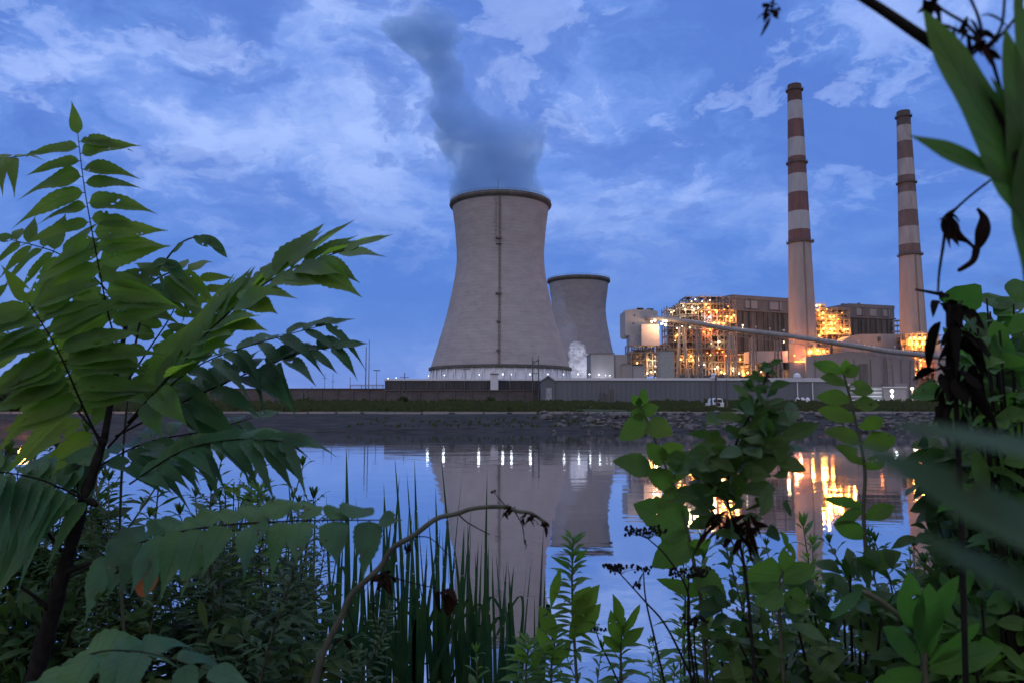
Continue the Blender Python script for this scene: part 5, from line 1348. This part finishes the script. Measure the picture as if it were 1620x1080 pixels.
# ---- single plants placed as seen
def xleaf(mb, a, b_, wpx, shape, mat_i=0, droop=.05, fold=.2, nrm=None, nl=9, serr=0, rr=rr, twist=0.0, bend=0.0):
    A, B = pt(*a), pt(*b_); leaf(mb, A, B - A + Vector((0, 0, droop * (B - A).length)), Vector(nrm) if nrm else VIEW + Vector((rr.uniform(-.5, .5), 0, rr.uniform(-.2, .6))), (B - A).length, wpx * b_[2] / F, shape, nl, droop, fold, mat_i, rr, serr=serr, twist=twist, tipc=bend)
def rooted(name, path, label, cat, r0, r1, mat, nm='stem'):
    b0 = pt(*path[0]); g_ = ground(b0.x, b0.y)
    t = thing(name, (b0.x, b0.y, g_), label, cat)
    P = [Vector((b0.x, b0.y, g_ - .03))] + smooth_path(path, 5) if b0.z > g_ + .01 else smooth_path(path, 5)
    mb = MB(); n_ = len(P); mb.tube(P, [lerp(r0, r1, i / (n_ - 1)) for i in range(n_)], 8); mb.build(nm, mat, t, True)
    return t
# serrated-leaved sapling right of centre
Dg = 1.3
t = rooted('serrated_leaved_sapling', [(1120, 1120, Dg), (1110, 960, Dg), (1098, 890, Dg), (1083, 820, Dg), (1062, 760, Dg), (1040, 705, Dg), (1022, 660, Dg), (1010, 635, Dg)], 'slender sapling with round toothed leaves in front of the reflected tower', 'sapling', .004, .0012, m_stem)
mb = MB()
for a, b_, w_ in (((1086, 838), (1002, 790), 66), ((1092, 852), (1030, 892), 52), ((1030, 742), (968, 728), 40), ((1066, 768), (1022, 740), 36), ((1072, 775), (1040, 800), 26), ((1100, 900), (1148, 952), 40), ((1108, 938), (1036, 918), 22), ((1092, 868), (1124, 850), 26), ((1095, 874), (1114, 868), 14),
                 ((1024, 664), (978, 690), 38), ((1026, 668), (1062, 690), 36), ((1018, 655), (996, 655), 22), ((1014, 642), (1016, 612), 24), ((1018, 652), (1042, 640), 22), ((1048, 722), (1080, 700), 34), ((1052, 732), (1020, 700), 30), ((1062, 752), (1100, 730), 34), ((1012, 640), (1000, 622), 16), ((1072, 785), (1100, 770), 30)):
    xleaf(mb, (*a, Dg), (*b_, Dg - .02), w_, 'round', 0, .05, .18, None, 16, .05)
mb.build('foliage', m_round, t, True)
# second sapling with pointed oval leaves, right
Dj = 1.25
t = rooted('oval_leaved_sapling', [(1385, 1120, Dj), (1372, 900, Dj), (1366, 810, Dj), (1368, 740, Dj), (1352, 660, Dj), (1340, 610, Dj), (1334, 590, Dj)], 'sapling with paired oval leaves before the sloped shed roof', 'sapling', .004, .0015, m_stem)
mb = MB()
for a, b_, w_ in (((1334, 590), (1284, 573), 22), ((1336, 594), (1362, 580), 24), ((1340, 608), (1296, 598), 24), ((1342, 612), (1382, 618), 26), ((1346, 634), (1290, 622), 26), ((1350, 640), (1392, 640), 26), ((1354, 664), (1290, 650), 28), ((1360, 676), (1400, 660), 28), ((1366, 700), (1300, 680), 28), ((1366, 705), (1420, 690), 34), ((1368, 735), (1318, 700), 26), ((1368, 740), (1402, 722), 26), ((1366, 800), (1300, 792), 18), ((1366, 806), (1320, 830), 20), ((1368, 820), (1420, 800), 26), ((1368, 850), (1318, 822), 30), ((1372, 900), (1430, 870), 30), ((1336, 590), (1342, 566), 16)):
    xleaf(mb, (*a, Dj), (*b_, Dj - .02), w_, 'oval', 0, .12, .25, None, 10, .02)
mb.build('foliage', m_round, t, True)
# dark shrub in front of the power station reflections
Di = .95
t = rooted('dark_leafy_shoot', [(1200, 1150, Di), (1182, 930, Di), (1168, 850, Di), (1150, 780, Di), (1165, 700, Di), (1195, 640, Di), (1220, 575, Di)], 'dark leafy shoot with curled dead leaves under it, against the conveyor', 'plant', .0022, .0012, m_twig)
mb = MB(); rr = random.Random(31)
stemP = smooth_path([(1168, 850, Di), (1150, 780, Di), (1165, 700, Di), (1195, 640, Di), (1220, 575, Di)], 8)
for i in range(96):
    u = rr.random() ** 1.0; q = stemP[int(u * (len(stemP) - 1))] + Vector((rr.gauss(0, .008), rr.gauss(0, .02), rr.gauss(0, .008)))
    az_ = rr.uniform(0, 6.28); d = Vector((math.cos(az_), math.sin(az_) * .6, rr.uniform(-.5, .5) + .6 * u)); L1 = (44 if u > .35 else 62) * Di / F * rr.uniform(.6, 1.15) * (1 - .35 * max(0, u - .6) / .4)
    if u < .5: d += Vector((rr.uniform(-.6, .4), 0, 0)); q = q + d.normalized() * .02
    leaf(mb, q, d, Vector((rr.uniform(-.9, .9), -1, rr.uniform(-.4, 1.1))), L1, L1 * .40, rr.choice(['oval', 'gold', 'gold']), 8, rr.uniform(0, .3), .25, 0, rr)
for i in range(34):
    q = pt(rr.gauss(1124, 20), rr.gauss(752, 20), Di + rr.gauss(0, .04)); d = Vector((rr.uniform(-1, 1), rr.uniform(-1, 1), rr.uniform(-.3, .6))); leaf(mb, q, d, Vector((rr.uniform(-.6, .6), -1, .4)), .04 * rr.uniform(.6, 1.2), .018, 'oval', 7, .2, .25, 0, rr)
for i in range(60):
    q = pt(rr.gauss(1205, 24), rr.gauss(710, 30), Di + rr.gauss(0, .04)); d = Vector((rr.uniform(-1, 1), rr.uniform(-1, 1), rr.uniform(-.3, .6))); leaf(mb, q, d, Vector((rr.uniform(-.6, .6), -1, .4)), .045 * rr.uniform(.6, 1.2), .02, 'oval', 7, .2, .25, 0, rr)
mb.build('foliage', m_shrub, t, True)
mb = MB()
for i in range(34):
    q = pt(rr.gauss(1168, 20), rr.gauss(832, 12), Di); d = Vector((rr.uniform(-1, 1), rr.uniform(-.6, .6), rr.uniform(-1, .2))); leaf(mb, q, d, Vector((rr.uniform(-1, 1), -1, 0)), .024, .008, 'gold', 6, rr.uniform(.2, 1.1), .6, 0, rr, twist=rr.uniform(-3, 3))
mb.build('dead_leaf', m_dead, t, True)
for px, py, rx in ((1105, 720, 0), (1125, 760, 0)): pass
for a, b_ in (((1150, 780), (1110, 755)), ((1160, 720), (1200, 705)), ((1166, 840), (1120, 800))):
    mb = MB(); mb.tube([pt(*a, Di), pt((a[0] + b_[0]) / 2, (a[1] + b_[1]) / 2 + 6, Di), pt(*b_, Di)], .0015, 5); mb.build('twig', m_twig, t)
# tall goldenrods in the centre
def goldenrod(path, label, leaves, top=34, D=1.45, ns=60, seed=1, mat=m_gold, spread=1.0, sw=9):
    t = rooted('goldenrod', [(*p_, D) for p_ in path], label, 'plant', .0035, .0014, m_stem)
    mb = MB(); rr = random.Random(seed); P = smooth_path([(*p_, D) for p_ in path], 8)
    for i in range(ns):
        u = lerp(.25, 1, i / ns); q = P[int(u * (len(P) - 1))]; az_ = i * 2.4; L1 = lerp(62, top, u) * D / F * rr.uniform(.8, 1.2) * spread
        d = Vector((math.cos(az_), math.sin(az_) * .8, lerp(.1, 1.2, u ** 3))); leaf(mb, q, d, Vector((0, -.5, 1)) - d * .2, L1, sw * D / F * lerp(1.15, .7, u), 'gold', 6, .25, .25, 0, rr)
    for a, b_, w_ in leaves: xleaf(mb, (*a, D), (*b_, D - .05), w_, 'gold', 0, .1, .25, None, 10, 0, rr)
    mb.build('foliage', mat, t, True); return t
goldenrod([(915, 1120), (908, 1000), (905, 920), (907, 850)], 'tall goldenrod shoot with a pale green tip before the reflected towers', [((905, 990), (955, 920), 34), ((902, 1010), (948, 945), 36), ((880, 1010), (846, 955), 26), ((905, 970), (940, 925), 28), ((872, 960), (884, 890), 16), ((905, 905), (870, 872), 8), ((908, 890), (932, 868), 10)], 26, 1.45, 70, 3)
goldenrod([(985, 1120), (982, 1040), (985, 985)], 'low goldenrod with upright leaves right of the tall one', [((985, 1000), (970, 930), 20), ((985, 1005), (1010, 950), 22), ((982, 1020), (1024, 992), 20), ((980, 1020), (958, 960), 22), ((980, 1030), (955, 1000), 20)], 20, 1.5, 26, 4)
goldenrod([(835, 1130), (832, 1060), (838, 1015)], 'short goldenrod clump at the bottom beside the reeds', [((835, 1050), (815, 1020), 16), ((838, 1060), (862, 1025), 18)], 30, 1.5, 44, 6)
goldenrod([(420, 1000), (410, 860), (408, 770)], 'upright narrow-leaved shoot left of the reeds against the water', [], 30, 2.0, 60, 8)
goldenrod([(875, 1130), (872, 1060), (880, 1000)], 'small goldenrod just left of the tall pale-tipped one', [((875, 1040), (850, 985), 24), ((875, 1050), (905, 1010), 22)], 28, 1.5, 40, 16)
# milkweed-like stalk lower right
t = rooted('milkweed', [(1470, 1150, .95), (1462, 1060, .95), (1458, 1010, .95), (1400, 955, .95), (1365, 935, .95)], 'stout stalk with a big upright oval leaf in the lower right', 'plant', .005, .003, m_stem)
mb = MB()
for a, b_, w_ in (((1465, 1040), (1468, 915), 46), ((1468, 1050), (1560, 985), 30), ((1455, 1050), (1395, 985), 40), ((1470, 1060), (1590, 1020), 44), ((1445, 1000), (1430, 900), 40), ((1365, 935), (1310, 972), 20), ((1460, 1070), (1380, 1080), 50), ((1460, 1010), (1510, 900), 30)):
    xleaf(mb, (*a, .95), (*b_, .9), w_, 'oval', 0, .05, .2, None, 12)
mb.build('foliage', m_near, t, True)
t = rooted('curling_shoot', [(1245, 1150, 1.1), (1232, 950, 1.1), (1238, 900, 1.1)], 'curled upright green leaf pair before the chimney reflection', 'plant', .003, .002, m_stem)
mb = MB()
for a, b_, w_ in (((1238, 905), (1255, 855), 26), ((1250, 870), (1232, 838), 16), ((1236, 910), (1178, 905), 56), ((1236, 925), (1170, 935), 20), ((1240, 920), (1290, 890), 34), ((1240, 940), (1280, 960), 40), ((1236, 930), (1200, 960), 44)):
    xleaf(mb, (*a, 1.1), (*b_, 1.08), w_, 'oval', 0, .08, .25, None, 10)
mb.build('foliage', m_gold, t, True)

# ---- arched dead stalk and its shrivelled leaves
Da = 1.05
t = rooted('arched_dead_stalk', [(490, 1110, Da), (512, 1030, Da), (540, 975, Da), (556, 940, Da), (600, 898, Da), (622, 866, Da), (655, 846, Da), (690, 820, Da), (722, 812, Da), (752, 803, Da), (798, 801, Da), (818, 808, Da), (842, 812, Da), (868, 830, Da)], 'pale dead stalk arching over the reeds towards the tower reflection', 'dead stalk', .0050, .0022, m_dry)
rr = random.Random(9)
def crumple(par, px, py, D, n, L_, sp_, mat=m_dead, nm='withered_leaf', w=.45):
    mb = MB()
    for i in range(n):
        q = pt(px + rr.gauss(0, sp_), py + rr.gauss(0, sp_), D + rr.gauss(0, .006)); d = Vector((rr.uniform(-1, 1), rr.uniform(-1, 1), rr.uniform(-1, .4)))
        leaf(mb, q, d, Vector((rr.uniform(-1, 1), rr.uniform(-1, 1), rr.uniform(-1, 1))), L_ * rr.uniform(.6, 1.3), L_ * w, 'oval', 8, rr.uniform(.2, 1.2), .7, 0, rr, twist=rr.uniform(-2.5, 2.5))
    return mb.build(nm, mat, par, True)
crumple(t, 604, 910, Da, 12, .018, 5); crumple(t, 697, 938, Da, 5, .026, 5, w=.7); crumple(t, 648, 862, Da, 7, .010, 4); crumple(t, 805, 808, Da, 12, .009, 6); crumple(t, 836, 818, Da, 12, .010, 6); crumple(t, 862, 830, Da, 9, .009, 4); crumple(t, 780, 776, Da, 4, .007, 2)
crumple(t, 830, 856, Da, 4, .007, 2); crumple(t, 545, 1010, Da, 4, .018, 4)
for P_, r_ in (([(604, 905), (640, 918), (690, 930)], .0011), ([(650, 850), (680, 850), (712, 880)], .0009), ([(800, 800), (790, 788), (780, 776)], .0008), ([(812, 805), (826, 830), (830, 860)], .0009), ([(725, 812), (740, 826), (775, 845)], .0011), ([(548, 955), (560, 1000), (545, 1012)], .0012), ([(604, 905), (590, 960), (596, 1000)], .0014)):
    branch([(*p_, Da) for p_ in P_], r_, r_ * .6, m_twig, 'twig', t)
# the orange leaf under the drooping feathery leaf
mb = MB(); xleaf(mb, (238, 888, 1.1), (228, 945, 1.1), 38, 'oval', 0, .0, .3, (0, -1, 0), 10, 0)
mb.tube([pt(200, 868, 1.1), pt(220, 872, 1.1), pt(238, 888, 1.1)], .001, 4, 1)
ob = mb.build('rusty_leaf', [m_rust, m_twig], tree, True); ob['label'] = 'rust orange withered leaf'

# ---- umbel seedheads
def umbel(path, heads, label, D=1.2):
    t = rooted('umbel_seedhead', [(*p_, D) for p_ in path], label, 'seedhead', .0022, .001, m_twig)
    rr = random.Random(int(path[-1][0]))
    for hx, hy, w_, h_, n_ in heads:
        mb = MB(); base = pt(path[-1][0], path[-1][1], D) if abs(path[-1][0] - hx) < 40 else pt(hx, hy + h_ * 2, D)
        if abs(path[-1][0] - hx) >= 40: k2 = len(path) // 2; mb.tube([pt(*path[k2], D), base], .0009, 4)
        for i in range(n_):
            q = pt(hx + rr.uniform(-w_, w_), hy + rr.gauss(0, h_ * .4), D + rr.uniform(-1, 1) * w_ * D / F); mb.tube([base, base.lerp(q, .5) + Vector((0, 0, .002)), q], .00045, 3)
            for k_ in range(4): mb.blob(q + Vector((rr.gauss(0, .003), rr.gauss(0, .003), rr.gauss(0, .0018))), rr.uniform(.0013, .0024), 1, .2, 1, (1, 1, 1.3), seed=i)
        mb.build('umbel', m_twig, t)
    return t
umbel([(1105, 1120), (1090, 1000), (1088, 935), (1055, 880), (1026, 852)], [(1020, 840, 30, 9, 22)], 'dark flat seedhead leaning left beneath the toothed leaves')
umbel([(1120, 1130), (1060, 1000), (1020, 950), (982, 908)], [(983, 897, 24, 7, 20)], 'lower dark seedhead on a long slanting stalk')
umbel([(1100, 1130), (1090, 1040), (1088, 960), (1090, 915)], [(1090, 905, 30, 12, 24)], 'loose open seedhead standing behind the sapling stem')
umbel([(1060, 1120), (1038, 1020), (1022, 950), (1018, 905)], [(1016, 898, 14, 6, 7), (1008, 927, 5, 3, 4)], 'sparse seedhead between the two larger ones', 1.25)
umbel([(1000, 1130), (970, 1060), (948, 1012), (944, 998)], [(944, 993, 14, 5, 9)], 'small seedhead low among the goldenrods', 1.5)
umbel([(1110, 1120), (1100, 1040), (1098, 990)], [(1096, 980, 22, 8, 12)], 'low seedhead near the foot of the sapling')

# ---- blurred plants right in front of the lens, top right and right
Dn = .42
t = rooted('overhanging_stalk', [(1660, 1200, .46), (1650, 800, .45), (1640, 500, .44), (1612, 300, .42), (1575, 190, .42), (1500, 92, .42), (1440, 46, .42), (1352, -12, .42), (1250, -70, .42)], 'big blurred stalk with long green leaves leaning across the top right corner', 'plant', .006, .0022, m_twig)
mb = MB()
for a, b_, w_, sh_ in (((1660, 360), (1446, 10), 100, 'blade'), ((1622, 300), (1436, 206), 42, 'gold'), ((1650, 420), (1592, 30), 74, 'blade'), ((1660, 300), (1600, -80), 80, 'blade'), ((1680, 520), (1618, 180), 110, 'blade'), ((1640, 250), (1560, 120), 40, 'gold')):
    xleaf(mb, (*a, Dn), (*b_, Dn - .01), w_, sh_, 0, .03, .12, (rr.uniform(-.2, .2), -1, .3), 14)
mb.build('foliage', m_near, t, True)
t2 = thing('dead_flower_head', pt(1540, 60, .43), 'blurred cluster of dark withered flowers in the top right corner', 'flower')
rr = random.Random(3)
crumple(t2, 1535, 45, .43, 8, .013, 10, nm='withered_petal', w=.3); crumple(t2, 1555, 72, .43, 9, .010, 6, nm='withered_petal'); crumple(t2, 1480, 4, .43, 6, .010, 6, nm='withered_petal')
for P_ in ([(1555, 72), (1530, 40), (1480, 6), (1470, -40)], [(1555, 60), (1545, 20), (1520, -30)], [(1560, 75), (1585, 40), (1590, -30)], [(1555, 70), (1500, 42), (1470, 40)], [(1560, 80), (1605, 30), (1620, -20)], [(1568, 90), (1600, 200), (1625, 300)]): branch([(*p_, .43) for p_ in P_], .0011, .0007, m_twig, 'stalk', t2)
t3 = thing('hanging_seed_cluster', pt(1220, 16, .5), 'small dark dried cluster dangling from a stalk at the top edge', 'seed cluster')
crumple(t3, 1220, 16, .5, 16, .0085, 6, nm='withered_petal', w=.35); branch([(1222, 10, .5), (1235, -40, .5), (1290, -90, .46)], .0007, .001, m_twig, 'stalk', t3)
t4 = thing('hanging_dead_leaf', pt(1510, 370, .6), 'dark curled dead leaf hanging from a thin stalk at the right', 'dead leaf')
mb = MB(); Pl = smooth_path([(1566, 286, .56), (1540, 306, .58), (1515, 328, .6), (1500, 345, .6), (1508, 368, .6), (1530, 382, .6), (1545, 392, .6), (1554, 370, .6), (1556, 345, .6), (1546, 330, .6)], 6)
nP = len(Pl); mb.tube(Pl, [(.0009 + .0055 * math.exp(-((i / nP - .40) / .10) ** 2) + .0045 * math.exp(-((i / nP - .78) / .11) ** 2)) for i in range(nP)], 8); mb.build('curled_blade', m_dead, t4, True)
branch([(1545, 392, .6), (1540, 412, .6), (1524, 424, .6), (1516, 428, .6)], .003, .0015, m_dead, 'curled_tip', t4)
branch([(1497, 350, .6), (1492, 390, .6), (1486, 430, .6), (1484, 462, .6)], .0014, .0008, m_twig, 'stalk', t4)
crumple(t4, 1500, 342, .6, 6, .014, 3)
m_black = leafmat('blackened_leaf', (0.007, 0.007, 0.007), (0.004, 0.004, 0.003), 0.9, 0.2, 0.15, sheen=0.04)
t5 = rooted('withered_shoot', [(1530, 1150, .75), (1520, 800, .75), (1512, 620, .75), (1515, 540, .75), (1505, 490, .75)], 'black withered shoot below the hanging dead leaf', 'dead plant', .0028, .002, m_twig)
crumple(t5, 1500, 476, .75, 12, .022, 8, m_black); crumple(t5, 1512, 530, .75, 16, .026, 12, m_black); crumple(t5, 1520, 590, .75, 22, .028, 13, m_black); crumple(t5, 1515, 650, .75, 8, .02, 10, m_black)
branch([(1500, 468, .75), (1470, 462, .75), (1448, 458, .75)], .0022, .001, m_twig, 'twig', t5)
t6 = rooted('blurred_grass_blades', [(2000, 1280, .15), (1940, 1050, .15), (1870, 920, .15)], 'wide blurred green blades slanting across the lower right close to the lens', 'grass', .004, .003, m_stem)
mb = MB()
for a, b_, w_ in (((1900, 980), (1330, 728), 130), ((1860, 1060), (1440, 868), 110), ((1820, 760), (1400, 672), 70), ((1780, 520), (1545, 430), 20)):
    xleaf(mb, (*a, .145), (*b_, .13), w_, 'blade', 0, .06, .1, (0, -.75, .8), 14)
mb.build('foliage', leafmat('near_blade', (0.022, 0.060, 0.032), (0.03, 0.10, 0.03), 0.5, 0.2, 0.35), t6, True)

# ---- low ground cover on the near bank
m_cover = leafmat('ground_cover_leaf', (0.03, 0.05, 0.022), (0.04, 0.07, 0.02), 0.6, 0.1, 0.3)
mb = MB(); rr = random.Random(99)
for i in range(5200):
    y = rr.uniform(.9, 3.6); x = rr.uniform(-.8, .8) * y
    if -0.1 * y < x < .18 * y and y > 2.2 and rr.random() < .6: continue
    q = Vector((x, y, ground(x, y) + rr.uniform(0, .12))); d = Vector((rr.uniform(-1, 1), rr.uniform(-1, 1), rr.uniform(.1, 1.2)))
    L1 = rr.uniform(.03, .08); leaf(mb, q, d, Vector((0, 0, 1)), L1, L1 * .35, 'gold', 3, .3, .2, 0, rr)
tag(mb.build('ground_cover', m_cover, smooth=True), kind='stuff', label='low dark weeds carpeting the near bank', cat='ground cover')
